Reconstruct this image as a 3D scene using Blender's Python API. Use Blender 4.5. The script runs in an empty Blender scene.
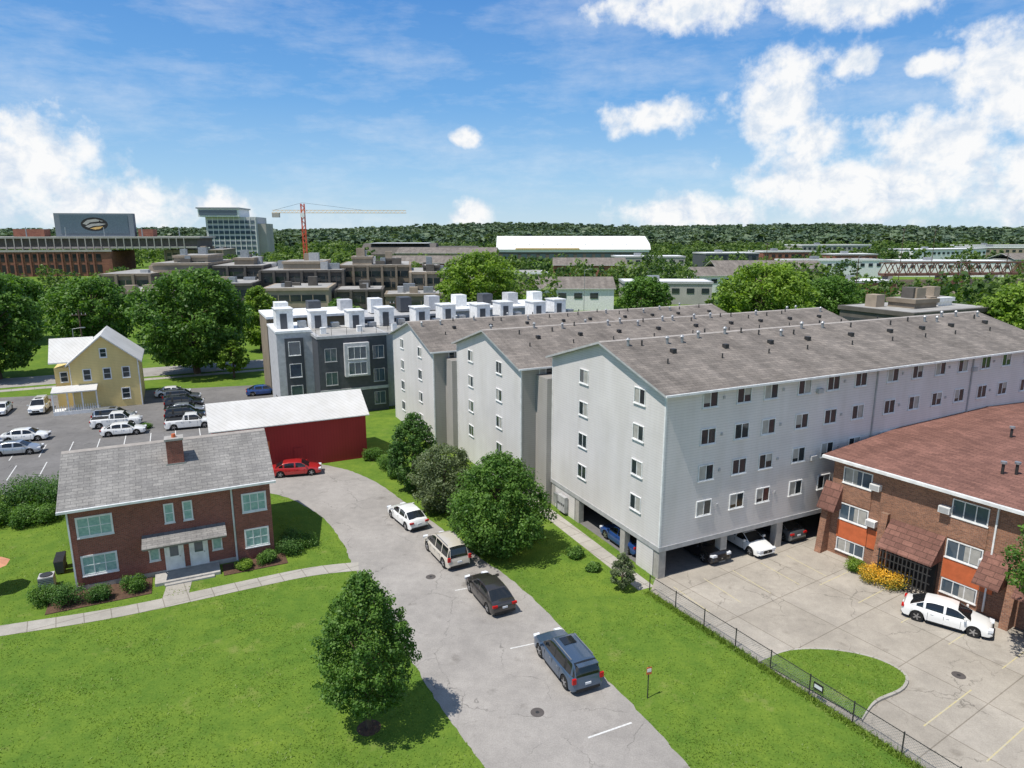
import bpy, math, random
import numpy as np
from mathutils import Vector
random.seed(7); rng=np.random.default_rng(7)
scene=bpy.context.scene
COL=scene.collection
# ------------------------------------------------------------------ materials
def newmat(name):
    m=bpy.data.materials.new(name); m.use_nodes=True
    nt=m.node_tree; b=nt.nodes['Principled BSDF']
    return m,nt,b
def ramp(nt,c1,c2,p1=.3,p2=.7):
    r=nt.nodes.new('ShaderNodeValToRGB'); e=r.color_ramp.elements
    e[0].position=p1; e[1].position=p2; e[0].color=(*c1,1); e[1].color=(*c2,1); return r
def noise(nt,vec,scale,detail=5,rough=.6):
    n=nt.nodes.new('ShaderNodeTexNoise'); n.inputs['Scale'].default_value=scale
    n.inputs['Detail'].default_value=detail; n.inputs['Roughness'].default_value=rough
    if vec is not None: nt.links.new(vec,n.inputs['Vector'])
    return n
def mixc(nt,fac,a,b,mode='MIX'):
    m=nt.nodes.new('ShaderNodeMix'); m.data_type='RGBA'; m.blend_type=mode
    for sock,val in ((m.inputs[0],fac),(m.inputs[6],a),(m.inputs[7],b)):
        if isinstance(val,(int,float)): sock.default_value=val
        elif isinstance(val,tuple): sock.default_value=(*val,1)
        else: nt.links.new(val,sock)
    return m.outputs[2]
def mth(nt,op,a,b=0.0,clamp=False):
    m=nt.nodes.new('ShaderNodeMath'); m.operation=op; m.use_clamp=clamp
    for i,val in enumerate((a,b)):
        if isinstance(val,(int,float)): m.inputs[i].default_value=val
        else: nt.links.new(val,m.inputs[i])
    return m.outputs[0]
def bump(nt,b,h,strength,dist=.02):
    bp=nt.nodes.new('ShaderNodeBump'); bp.inputs['Strength'].default_value=strength; bp.inputs['Distance'].default_value=dist
    nt.links.new(h,bp.inputs['Height']); nt.links.new(bp.outputs[0],b.inputs['Normal'])
def objco(nt):
    return nt.nodes.new('ShaderNodeTexCoord').outputs['Object']
def pm(name,c1,c2=None,scale=2.0,rough=.85,metal=0.0,spec=.3,bmp=0.0,big=0.0,bigscale=.15,coat=0):
    m,nt,b=newmat(name); co=objco(nt)
    if c2 is None: c2=tuple(min(1,x*1.18) for x in c1); c1=tuple(x*.86 for x in c1)
    n=noise(nt,co,scale); r=ramp(nt,c1,c2); nt.links.new(n.outputs[0],r.inputs[0]); out=r.outputs[0]
    if big>0:
        n2=noise(nt,co,bigscale,4); r2=ramp(nt,(1-big,)*3,(1,1,1)); nt.links.new(n2.outputs[0],r2.inputs[0])
        out=mixc(nt,1.0,out,r2.outputs[0],'MULTIPLY')
    nt.links.new(out,b.inputs['Base Color'])
    b.inputs['Roughness'].default_value=rough; b.inputs['Metallic'].default_value=metal
    b.inputs['Specular IOR Level'].default_value=spec
    if coat: b.inputs['Coat Weight'].default_value=coat; b.inputs['Coat Roughness'].default_value=.04
    if bmp: bump(nt,b,n.outputs[0],bmp)
    return m
def wallco(nt):
    co=objco(nt); s=nt.nodes.new('ShaderNodeSeparateXYZ'); nt.links.new(co,s.inputs[0])
    a=mth(nt,'ADD',s.outputs[0],s.outputs[1]); c=nt.nodes.new('ShaderNodeCombineXYZ')
    nt.links.new(a,c.inputs[0]); nt.links.new(s.outputs[2],c.inputs[1]); return co,c.outputs[0],s
def brickmat(name,ca,cb,mortar,bw=.24,rh=.085,ms=.012,flat=False,big=.25,streak=0):
    m,nt,b=newmat(name); co,wc,s=wallco(nt)
    t=nt.nodes.new('ShaderNodeTexBrick'); nt.links.new(co if flat else wc,t.inputs['Vector'])
    t.inputs['Scale'].default_value=1; t.inputs['Brick Width'].default_value=bw; t.inputs['Row Height'].default_value=rh
    t.inputs['Mortar Size'].default_value=ms; t.inputs['Mortar Smooth'].default_value=.3
    t.inputs['Color1'].default_value=(*ca,1); t.inputs['Color2'].default_value=(*cb,1); t.inputs['Mortar'].default_value=(*mortar,1)
    n2=noise(nt,co,.35,6,.65); r2=ramp(nt,(1-big,)*3,(1,1,1),.3,.65); nt.links.new(n2.outputs[0],r2.inputs[0])
    out=mixc(nt,1.0,t.outputs[0],r2.outputs[0],'MULTIPLY')
    n3=noise(nt,co,9,4,.7); r3=ramp(nt,(.74,)*3,(1.14,1.14,1.14)); nt.links.new(n3.outputs[0],r3.inputs[0])
    out=mixc(nt,1.0,out,r3.outputs[0],'MULTIPLY')
    if streak:
        mp=nt.nodes.new('ShaderNodeMapping'); nt.links.new(co,mp.inputs[0]); mp.inputs['Scale'].default_value=(.9,.10,.1)
        n4=noise(nt,mp.outputs[0],1.0,5,.65); r4=ramp(nt,(1-streak,)*3,(1.04,1.04,1.04),.36,.62); nt.links.new(n4.outputs[0],r4.inputs[0])
        out=mixc(nt,1.0,out,r4.outputs[0],'MULTIPLY')
    nt.links.new(out,b.inputs['Base Color']); b.inputs['Roughness'].default_value=.9; b.inputs['Specular IOR Level'].default_value=.2
    return m
def sidingmat(name,c,period=.2,vert=False):
    m,nt,b=newmat(name); co,wc,s=wallco(nt)
    src=mth(nt,'ADD',s.outputs[0],s.outputs[1]) if vert else s.outputs[2]
    f=mth(nt,'FRACT',mth(nt,'MULTIPLY',src,1/period))
    r=ramp(nt,(.76,)*3,(1,1,1),.04,.18); nt.links.new(f,r.inputs[0])
    n=noise(nt,co,.25,6,.6); r2=ramp(nt,tuple(x*.90 for x in c),tuple(min(1,x*1.05) for x in c)); nt.links.new(n.outputs[0],r2.inputs[0])
    mp=nt.nodes.new('ShaderNodeMapping'); nt.links.new(co,mp.inputs[0]); mp.inputs['Scale'].default_value=(1.1,1.1,.13)
    n4=noise(nt,mp.outputs[0],1.0,5); r4=ramp(nt,(.94,.935,.92),(1,1,1),.38,.6); nt.links.new(n4.outputs[0],r4.inputs[0])
    o=mixc(nt,1.0,r2.outputs[0],r.outputs[0],'MULTIPLY'); o=mixc(nt,1.0,o,r4.outputs[0],'MULTIPLY')
    nt.links.new(o,b.inputs['Base Color']); b.inputs['Roughness'].default_value=.6; b.inputs['Specular IOR Level'].default_value=.25
    bump(nt,b,f,.3,.02)
    return m
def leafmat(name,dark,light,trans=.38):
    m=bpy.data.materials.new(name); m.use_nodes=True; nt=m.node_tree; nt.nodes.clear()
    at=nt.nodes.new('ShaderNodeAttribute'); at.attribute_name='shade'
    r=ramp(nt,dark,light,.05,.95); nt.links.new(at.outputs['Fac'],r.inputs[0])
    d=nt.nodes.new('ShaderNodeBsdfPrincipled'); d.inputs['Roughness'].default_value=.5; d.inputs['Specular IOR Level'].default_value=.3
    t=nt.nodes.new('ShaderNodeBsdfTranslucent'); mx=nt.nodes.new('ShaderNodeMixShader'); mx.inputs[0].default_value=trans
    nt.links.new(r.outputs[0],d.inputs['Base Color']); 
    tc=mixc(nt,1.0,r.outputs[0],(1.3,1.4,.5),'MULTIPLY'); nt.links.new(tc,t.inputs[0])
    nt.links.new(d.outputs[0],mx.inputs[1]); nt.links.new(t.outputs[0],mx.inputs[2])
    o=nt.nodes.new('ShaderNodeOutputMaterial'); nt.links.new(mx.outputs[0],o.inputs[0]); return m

M={}
M['siding']=sidingmat('grey_siding',(.715,.68,.665))
M['siding_dark']=sidingmat('tan_grey_siding',(.40,.375,.35))  # darker tan-grey cladding of the rear wings and connecting halls
M['shingle']=brickmat('grey_shingle',(.30,.262,.23),(.215,.19,.17),(.15,.135,.12),bw=.9,rh=.3,ms=.02,flat=True,big=.3,streak=.25)
M['ridge']=pm('ridge_cap',(.33,.30,.275))
M['shingle_house']=brickmat('light_shingle',(.34,.325,.305),(.25,.24,.23),(.17,.165,.16),bw=.7,rh=.26,ms=.02,flat=True,big=.22,streak=.15)
M['shingle_red']=brickmat('brown_shingle',(.31,.155,.12),(.20,.10,.08),(.13,.07,.055),bw=.7,rh=.26,ms=.02,flat=True,big=.25,streak=.15)
M['brick_house']=brickmat('dark_red_brick',(.37,.115,.08),(.25,.075,.055),(.32,.22,.18))
M['brick_apt']=brickmat('orange_brick',(.44,.20,.115),(.25,.11,.07),(.34,.26,.2),big=.3)
M['trim']=pm('white_trim',(.72,.72,.71),rough=.5)
M['trimgrey']=pm('grey_trim',(.40,.40,.40),rough=.5)
M['glass']=pm('window_glass',(.03,.04,.045),rough=.06,spec=.7)
M['glass2']=pm('window_glass_blue',(.06,.09,.12),rough=.06,spec=.8)
M['blind']=pm('window_blind',(.38,.37,.34),rough=.4)
M['greenglass']=pm('glass_block',(.22,.38,.34),(.40,.56,.50),scale=5,rough=.25)
M['dark']=pm('dark_void',(.03,.03,.03),rough=.9)
M['conc']=pm('building_concrete',(.42,.40,.37),scale=3,big=.25)
M['concbeige']=pm('beige_concrete',(.38,.31,.235),scale=.6,big=.3,bigscale=.05)
M['conctan']=pm('tan_concrete',(.27,.22,.165),scale=.6,big=.3,bigscale=.05)
M['concdark']=pm('dark_concrete',(.12,.108,.095),scale=.6,big=.2)
M['rust']=pm('rust_panel',(.52,.13,.05),rough=.6)
M['redbarn']=sidingmat('red_barn_siding',(.34,.035,.035),.3,True)
M['whitemetal']=sidingmat('white_metal_roof',(.62,.61,.59),.5,True)
M['yellow']=sidingmat('yellow_siding',(.78,.61,.27),.22)
M['charcoal']=pm('charcoal_panel',(.075,.08,.09),rough=.6)
M['paleg']=pm('pale_grey_panel',(.48,.48,.49),rough=.6)
M['white']=pm('white_panel',(.76,.76,.75),rough=.5)
M['metal']=pm('galvanised_metal',(.35,.36,.37),rough=.45,metal=.6)
M['darkmetal']=pm('dark_metal',(.05,.05,.05),rough=.5,metal=.3)
M['bark']=pm('bark',(.10,.07,.05),scale=6,bmp=.5)
M['mulch']=pm('mulch',(.06,.035,.025),(.14,.08,.05),scale=8,bmp=.6)
M['gravel']=pm('rail_gravel',(.16,.12,.09),(.27,.22,.18),scale=.5)
M['membrane']=pm('roof_membrane',(.38,.37,.35),scale=.4,big=.3,bigscale=.1)
M['brickfar']=brickmat('stadium_brick',(.36,.15,.10),(.27,.11,.08),(.3,.2,.16),bw=2,rh=.6,ms=.03)
M['crane_red']=pm('crane_red',(.60,.10,.05),rough=.5)
M['crane_yel']=pm('crane_yellow',(.65,.42,.15),rough=.5)
M['yline']=pm('faded_yellow_paint',(.50,.42,.18),(.46,.43,.36),scale=6)
M['wline']=pm('worn_white_paint',(.45,.45,.44),(.72,.72,.70),scale=8)
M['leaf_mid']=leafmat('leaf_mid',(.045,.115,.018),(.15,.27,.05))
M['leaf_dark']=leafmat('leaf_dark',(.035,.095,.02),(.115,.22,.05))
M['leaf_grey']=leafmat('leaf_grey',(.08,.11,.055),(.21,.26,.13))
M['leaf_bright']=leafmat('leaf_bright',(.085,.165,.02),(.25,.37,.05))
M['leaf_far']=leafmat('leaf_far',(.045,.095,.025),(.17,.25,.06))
M['leaf_horizon']=leafmat('leaf_horizon',(.075,.12,.08),(.145,.20,.11),.2)  # distance haze put into the leaf colour as a bluer green
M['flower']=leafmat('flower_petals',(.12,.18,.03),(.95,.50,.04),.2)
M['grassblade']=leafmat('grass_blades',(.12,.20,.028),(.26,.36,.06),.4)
M['tire']=pm('tire',(.02,.02,.02),rough=.9)
M['rim']=pm('alloy_rim',(.45,.45,.46),rough=.3,metal=.8)
M['cglass']=pm('car_glass',(.012,.014,.016),rough=.04,spec=.8)
M['tail']=pm('tail_light',(.45,.01,.01),rough=.2)
M['head']=pm('head_light',(.7,.72,.75),rough=.1)
M['plate']=pm('licence_plate',(.6,.62,.65),rough=.4)
M['black']=pm('black_plastic',(.02,.02,.02),rough=.6)
M['iron']=pm('cast_iron',(.09,.08,.075),rough=.7)
def paint(n,c,metal=.3): 
    if n not in M: M[n]=pm(n,tuple(x*.98 for x in c),tuple(x*1.02 for x in c),scale=1,rough=.3,metal=metal,spec=.5,coat=1.0)
    return M[n]
def paving(name,c1,c2,patch=.8,cracks=True,joints=0):
    m,nt,b=newmat(name); co=objco(nt)
    n=noise(nt,co,14,6,.75); r=ramp(nt,c1,c2,.3,.7); nt.links.new(n.outputs[0],r.inputs[0]); o=r.outputs[0]
    n2=noise(nt,co,.22,7,.6); r2=ramp(nt,(patch,patch,patch),(1,1,1),.38,.62); nt.links.new(n2.outputs[0],r2.inputs[0]); o=mixc(nt,1.0,o,r2.outputs[0],'MULTIPLY')
    n5=noise(nt,co,1.3,6,.7); r5=ramp(nt,(.86,)*3,(1.05,1.05,1.04),.3,.65); nt.links.new(n5.outputs[0],r5.inputs[0]); o=mixc(nt,1.0,o,r5.outputs[0],'MULTIPLY')
    n6=noise(nt,co,.7,4,.5); r6=ramp(nt,(1,1,1),(.70,.69,.68),.64,.75); nt.links.new(n6.outputs[0],r6.inputs[0]); o=mixc(nt,1.0,o,r6.outputs[0],'MULTIPLY')
    if cracks:
        v=nt.nodes.new('ShaderNodeTexVoronoi'); v.feature='DISTANCE_TO_EDGE'; v.inputs['Scale'].default_value=.28
        nd=noise(nt,co,1.2,5,.6); vv=nt.nodes.new('ShaderNodeVectorMath'); vv.operation='MULTIPLY_ADD'
        nt.links.new(nd.outputs[1],vv.inputs[0]); vv.inputs[1].default_value=(1.1,1.1,1.1); nt.links.new(co,vv.inputs[2])
        nt.links.new(vv.outputs[0],v.inputs['Vector'])
        r3=ramp(nt,(.5,)*3,(1,1,1),.0,.010); nt.links.new(v.outputs[0],r3.inputs[0])
        nm=noise(nt,co,.3,2); rm=ramp(nt,(0,0,0),(1,1,1),.45,.6); nt.links.new(nm.outputs[0],rm.inputs[0])
        o2=mixc(nt,1.0,o,r3.outputs[0],'MULTIPLY'); o=mixc(nt,rm.outputs[0],o,o2)
    if joints:
        mp=nt.nodes.new('ShaderNodeMapping'); nt.links.new(co,mp.inputs[0]); mp.inputs['Rotation'].default_value=(0,0,math.radians(57))
        t=nt.nodes.new('ShaderNodeTexBrick'); t.offset=0; nt.links.new(mp.outputs[0],t.inputs['Vector']); t.inputs['Scale'].default_value=1
        t.inputs['Brick Width'].default_value=joints; t.inputs['Row Height'].default_value=joints; t.inputs['Mortar Size'].default_value=.03
        t.inputs['Color1'].default_value=(1,1,1,1); t.inputs['Color2'].default_value=(.92,.91,.89,1); t.inputs['Mortar'].default_value=(.58,.56,.53,1)
        o=mixc(nt,1.0,o,t.outputs[0],'MULTIPLY')
    nt.links.new(o,b.inputs['Base Color']); b.inputs['Roughness'].default_value=.9; b.inputs['Specular IOR Level'].default_value=.25
    bump(nt,b,n.outputs[0],.25,.01); return m
M['drive']=paving('worn_asphalt',(.275,.255,.235),(.405,.38,.355),.84)
M['asph']=paving('dark_asphalt',(.15,.143,.14),(.23,.222,.215),.8)
M['lot']=paving('lot_concrete',(.36,.325,.28),(.49,.45,.395),.78,True,4.2)
M['walk']=paving('sidewalk_concrete',(.37,.345,.31),(.48,.455,.41),.85,False,1.5)
def groundmat():
    m,nt,b=newmat('grass_ground'); co=objco(nt)
    n=noise(nt,co,9,8,.8); r=ramp(nt,(.075,.145,.018),(.175,.27,.042),.3,.7); nt.links.new(n.outputs[0],r.inputs[0]); o=r.outputs[0]
    n1=noise(nt,co,.9,6,.7); r1=ramp(nt,(.72,.80,.8),(1.1,1.04,1.0),.35,.65); nt.links.new(n1.outputs[0],r1.inputs[0]); o=mixc(nt,1.0,o,r1.outputs[0],'MULTIPLY')
    n2=noise(nt,co,.13,5,.6); r2=ramp(nt,(.8,.86,.85),(1.12,1.04,1.0),.35,.65); nt.links.new(n2.outputs[0],r2.inputs[0]); o=mixc(nt,1.0,o,r2.outputs[0],'MULTIPLY')
    n3=noise(nt,co,.40,7,.72); r3=ramp(nt,(0,0,0),(.6,.6,.6),.58,.70); nt.links.new(n3.outputs[0],r3.inputs[0])
    o=mixc(nt,r3.outputs[0],o,(.24,.25,.08))
    nt.links.new(o,b.inputs['Base Color']); b.inputs['Roughness'].default_value=.95; b.inputs['Specular IOR Level'].default_value=.1
    bump(nt,b,n.outputs[0],.5,.05); return m
M['ground']=groundmat()
M['hill']=pm('hill_woods',(.05,.085,.045),(.09,.135,.065),scale=.02,rough=1)
# ------------------------------------------------------------------ mesh helper
def empty(name,loc=(0,0,0),rot=0):
    o=bpy.data.objects.new(name,None); o.location=loc; o.rotation_euler=(0,0,rot); COL.objects.link(o); o.empty_display_size=.5; return o
class Part:
    def __init__(s,name,parent=None,loc=None,rot=0): s.n=name;s.p=parent;s.v=[];s.f=[];s.mi=[];s.ms=[];s.loc=loc;s.rot=rot
    def mid(s,m):
        m=M[m] if isinstance(m,str) else m
        if m not in s.ms: s.ms.append(m)
        return s.ms.index(m)
    def face(s,pts,m):
        i=len(s.v); s.v+= [tuple(p) for p in pts]; s.f.append(tuple(range(i,i+len(pts)))); s.mi.append(s.mid(m))
    def hexa(s,c,m):
        i=len(s.v); s.v+=[tuple(p) for p in c]
        for q in ((0,3,2,1),(4,5,6,7),(0,1,5,4),(1,2,6,5),(2,3,7,6),(3,0,4,7)):
            s.f.append(tuple(i+k for k in q)); s.mi.append(s.mid(m))
    def box(s,x0,x1,y0,y1,z0,z1,m):
        s.hexa([(x0,y0,z0),(x1,y0,z0),(x1,y1,z0),(x0,y1,z0),(x0,y0,z1),(x1,y0,z1),(x1,y1,z1),(x0,y1,z1)],m)
    def obox(s,c,u,v,w,m):
        c=Vector(c);u=Vector(u);v=Vector(v);w=Vector(w)
        s.hexa([c-u-v-w,c+u-v-w,c+u+v-w,c-u+v-w,c-u-v+w,c+u-v+w,c+u+v+w,c-u+v+w],m)
    def beam(s,a,b,r,m):
        s.cyl(a,b,r,r,4,m)
    def cyl(s,a,b,r0,r1,n,m,mcap=None):
        a=Vector(a);b=Vector(b);d=(b-a).normalized(); x=d.orthogonal().normalized(); y=d.cross(x); i=len(s.v)
        for c,r in ((a,r0),(b,r1)):
            for k in range(n):
                t=2*math.pi*k/n; s.v.append(tuple(c+x*math.cos(t)*r+y*math.sin(t)*r))
        for k in range(n):
            s.f.append((i+k,i+(k+1)%n,i+n+(k+1)%n,i+n+k)); s.mi.append(s.mid(m))
        mc=mcap or m
        s.f.append(tuple(i+n-1-k for k in range(n))); s.mi.append(s.mid(mc)); s.f.append(tuple(i+n+k for k in range(n))); s.mi.append(s.mid(mc))
    def exx(s,prof,x0,x1,m,side=None):
        n=len(prof)
        for k in range(n):
            a=prof[k];b=prof[(k+1)%n]; mm=side[k] if side else m
            s.face([(x0,*a),(x1,*a),(x1,*b),(x0,*b)],mm)
        s.face([(x0,*p) for p in prof],side[-1] if side else m); s.face([(x1,*p) for p in prof[::-1]],side[-1] if side else m)
    def build(s,smooth=False,sharp=None):
        import bmesh
        me=bpy.data.meshes.new(s.n); me.from_pydata(s.v,[],s.f)
        for m in s.ms: me.materials.append(m)
        me.polygons.foreach_set('material_index',s.mi)
        if smooth: me.polygons.foreach_set('use_smooth',[True]*len(s.f))
        me.update()
        bm=bmesh.new(); bm.from_mesh(me)
        if smooth and sharp: bmesh.ops.remove_doubles(bm,verts=bm.verts,dist=.0005)
        bmesh.ops.recalc_face_normals(bm,faces=bm.faces); bm.to_mesh(me); bm.free()
        if smooth and sharp:
            try: me.set_sharp_from_angle(angle=math.radians(sharp))
            except Exception: pass
        o=bpy.data.objects.new(s.n,me); COL.objects.link(o)
        if s.p: o.parent=s.p
        if s.loc: o.location=s.loc
        o.rotation_euler[2]=s.rot
        return o
def gable(P,x0,x1,y0,y1,ze,zr,o,m,trim='trimgrey',th=.18,cap=None):
    ym=(y0+y1)/2; sl=(zr-ze)/(ym-y0); so=sl*o; g=.012
    P.exx([(y0-o,ze-so+th),(ym,zr+th),(y1+o,ze-so+th),(y1+o,ze-so+g),(ym,zr+g),(y0-o,ze-so+g)],x0-o,x1+o,m,[m,m,trim,trim,trim,trim,trim])
    if cap:
        P.exx([(ym-.22,zr+th-.22*sl+.012),(ym,zr+th+.035),(ym+.22,zr+th-.22*sl+.012),(ym,zr+th-.05)],x0-o+.02,x1+o-.02,cap)
def window(P,c,u,n,w,h,frame='trim',glass='glass',mull=1,blind=None,fw=.07,cross=False,sill=True):
    c=Vector(c);u=Vector(u);n=Vector(n);z=Vector((0,0,1))
    P.obox(c+n*.01,u*(w/2-fw*.5),n*.012,z*(h/2-fw*.5),glass)
    for sg in (-1,1):
        P.obox(c+u*sg*(w/2)+n*.03,u*fw/2,n*.035,z*(h/2+fw/2),frame)
        P.obox(c+z*sg*(h/2)+n*.031,u*(w/2-fw/2),n*.034,z*fw/2,frame)
    for k in range(mull):
        P.obox(c+u*(-w/2+w*(k+1)/(mull+1))+n*.027,u*.03,n*.022,z*(h/2-fw/2),frame)
    if cross: P.obox(c+n*.025,u*(w/2-fw/2),n*.018,z*.025,frame)
    if blind:
        side,fr=blind
        hh=h*fr/2
        P.obox(c+u*side*w*.23+z*(h/2-hh-fw/2)+n*.014,u*(w*.22),n*.012,z*hh,'blind')
    if sill: P.obox(c-z*(h/2+fw/2+.03)+n*.05,u*(w/2+.08),n*.06,z*.03,frame)
# ------------------------------------------------------------------ ground & paving
def catmull(pts,n=6):
    out=[]; P=[pts[0]]+list(pts)+[pts[-1]]
    for i in range(1,len(P)-2):
        p0,p1,p2,p3=[np.array(P[i+k],float) for k in (-1,0,1,2)]
        for k in range(n):
            t=k/n; out.append(tuple(.5*((2*p1)+(-p0+p2)*t+(2*p0-5*p1+4*p2-p3)*t*t+(-p0+3*p1-3*p2+p3)*t**3)))
    out.append(tuple(pts[-1])); return out
def sheet(name,poly,z,m):
    P=Part(name); P.face([(x,y,z) for x,y in poly],m); o=P.build()
    if o.data.polygons[0].normal.z<0: o.data.flip_normals()
    return o
def strip(name,cl,w,z,m):
    cl=[np.array(p,float) for p in cl]; P=Part(name); L=[];R=[]
    for i,p in enumerate(cl):
        d=cl[min(i+1,len(cl)-1)]-cl[max(i-1,0)]; d/=np.linalg.norm(d); nrm=np.array((-d[1],d[0]))
        L.append(p+nrm*w/2); R.append(p-nrm*w/2)
    for i in range(len(cl)-1):
        P.face([(*R[i],z),(*R[i+1],z),(*L[i+1],z),(*L[i],z)],m)
    return P.build()
G=Part('ground'); G.face([(-6000,-400,0),(6000,-400,0),(6000,7000,0),(-6000,7000,0)],'ground'); G.build()
Lf=[(5.8,14.4),(2.2,20.7),(-1.24,26.8),(-3.4,30.4),(-5.7,34.7),(-8.7,40.3),(-11.6,46.0),(-13.2,49.6),(-16,54.5),(-19.3,58.2),(-22.5,60.5),(-28,62.2)]
Rt=[(14.2,14.4),(10.9,20.6),(8.2,26.8),(6.6,30.4),(4.9,33.8),(2.7,39.1),(-.1,44.3),(-2.6,47.8),(-6.6,53.9),(-9.7,58.3),(-12.9,62.9),(-16.4,66.6),(-19.7,68.6),(-22,69.4)]
Lc=catmull(Lf,10); Rc=catmull(Rt,10)
rj=random.Random(4)
Lc=[(x+rj.uniform(-.06,.06),y+rj.uniform(-.04,.04)) for x,y in Lc]; Rc=[(x+rj.uniform(-.06,.06),y+rj.uniform(-.04,.04)) for x,y in Rc]
drive_poly=Lc+Rc[::-1]
sheet('driveway',drive_poly,.008,'drive')
carlot=[(-80,56),(-42,61),(-27.9,62.3),(-22.0,69.5),(-26,76),(-33,92),(-39,108),(-80,98)]
sheet('parking_area',carlot,.004,'asph')
sheet('concrete_parking_lot',[(9.5,42.6),(10.2,44.4),(24.3,51.2),(80,30),(80,-5),(37.8,-5)],.012,'lot')
sheet('garage_floor',[(10.4,44.3),(51.7,64.4),(44.9,78.3),(3.6,58.2)],.008,'asph')
strip('side_path',[(9.3,43.0),(3.2,56),(-2,66)],1.3,.006,'walk')
strip('sidewalk',catmull([(-60,32),(-38,35.8),(-31.4,37.9),(-25.2,40.1),(-18.3,43.6),(-14.5,45.4),(-11.3,46.2)]),1.35,.016,'walk')
strip('door_path',[(-22.6,41.5),(-23.6,44.6)],1.6,.020,'walk')
for x,y in ((1.3,30.5),(-5.8,44.6),(24.8,33.5)):
    P=Part('manhole_cover',None,(x,y,0)); P.cyl((0,0,0),(0,0,.020),.36,.35,20,'iron'); P.cyl((0,0,.02),(0,0,.026),.10,.10,10,'darkmetal'); P.build()
d1=np.array((.899,.4375)); e1=np.array((-.4375,.899)); ANG=math.atan2(.4375,.899)
strip('street',[(-300,5),(-60,120),(60,178)],8.5,.006,'drive')
strip('pavement',[(-300,-3),(-60,112.5),(60,170.5)],1.8,.012,'walk')
strip('road',[(-60,165),(200,260),(420,300)],10,.006,'asph')
sheet('rail_yard',[(120,270),(420,300),(420,350),(110,320)],.004,'gravel')
isl=catmull([(14.2,34.6),(16.2,35.6),(18.6,35.7),(20.8,34.9),(21.7,33.5),(20.9,32.3),(19.0,31.3),(17.6,29.9)],5)
I=Part('grass_island'); I.face([(x,y,.13) for x,y in isl],'ground'); I.build()
K=Part('kerb')
ii=[np.array(p) for p in isl]; cen=np.mean(ii,axis=0)
for a,b in zip(ii[:-1],ii[1:]):
    oa=a+(a-cen)/np.linalg.norm(a-cen)*.16; ob=b+(b-cen)/np.linalg.norm(b-cen)*.16
    K.hexa([(*a,0),(*b,0),(*ob,0),(*oa,0),(*a,.14),(*b,.14),(*ob,.14),(*oa,.14)],'walk')
K.build()
PL=Part('parking_lines')
def line(P,a,b,w,z,m):
    a=np.array(a,float);b=np.array(b,float);d=(b-a)/np.linalg.norm(b-a);n=np.array((-d[1],d[0]))*w/2
    P.face([(*(a-n),z),(*(b-n),z),(*(b+n),z),(*(a+n),z)],m)
line(PL,(3.7,28.7),(6.0,29.75),.10,.012,'wline'); line(PL,(-.1,36.0),(1.3,36.5),.09,.012,'wline'); line(PL,(-3.9,42.7),(-2.6,43.2),.09,.012,'wline')
bd=np.array((.55,-.835)); bn=np.array((-.835,-.55)); B1=np.array((24.3,48.9))
for k in range(8):
    p=B1+bd*(3.0+2.8*k)+bn*5.4; line(PL,p,p+bn*-3.5,.07,.016,'yline')
for k in range(9):
    p=np.array((11.2,43.2))+np.array((.899,.4375))*(2.7*k); 
    if p[0]<23: line(PL,p,p+np.array((.4375,-.899))*3.6,.07,.016,'yline')
for k in range(6):
    p=np.array((20.5,29.5))+bd*(2.8*k); line(PL,p,p-bn*5,.07,.016,'yline')
for k in range(14):
    p=np.array((-37.,84.))+np.array((-.899,-.4375))*2.7*k; line(PL,p,p-e1*5,.1,.010,'wline')
for k in range(7):
    p=np.array((-45.,72.))+np.array((-.899,-.4375))*2.7*k; line(PL,p,p-e1*5,.1,.010,'wline')
PL.build()
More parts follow.
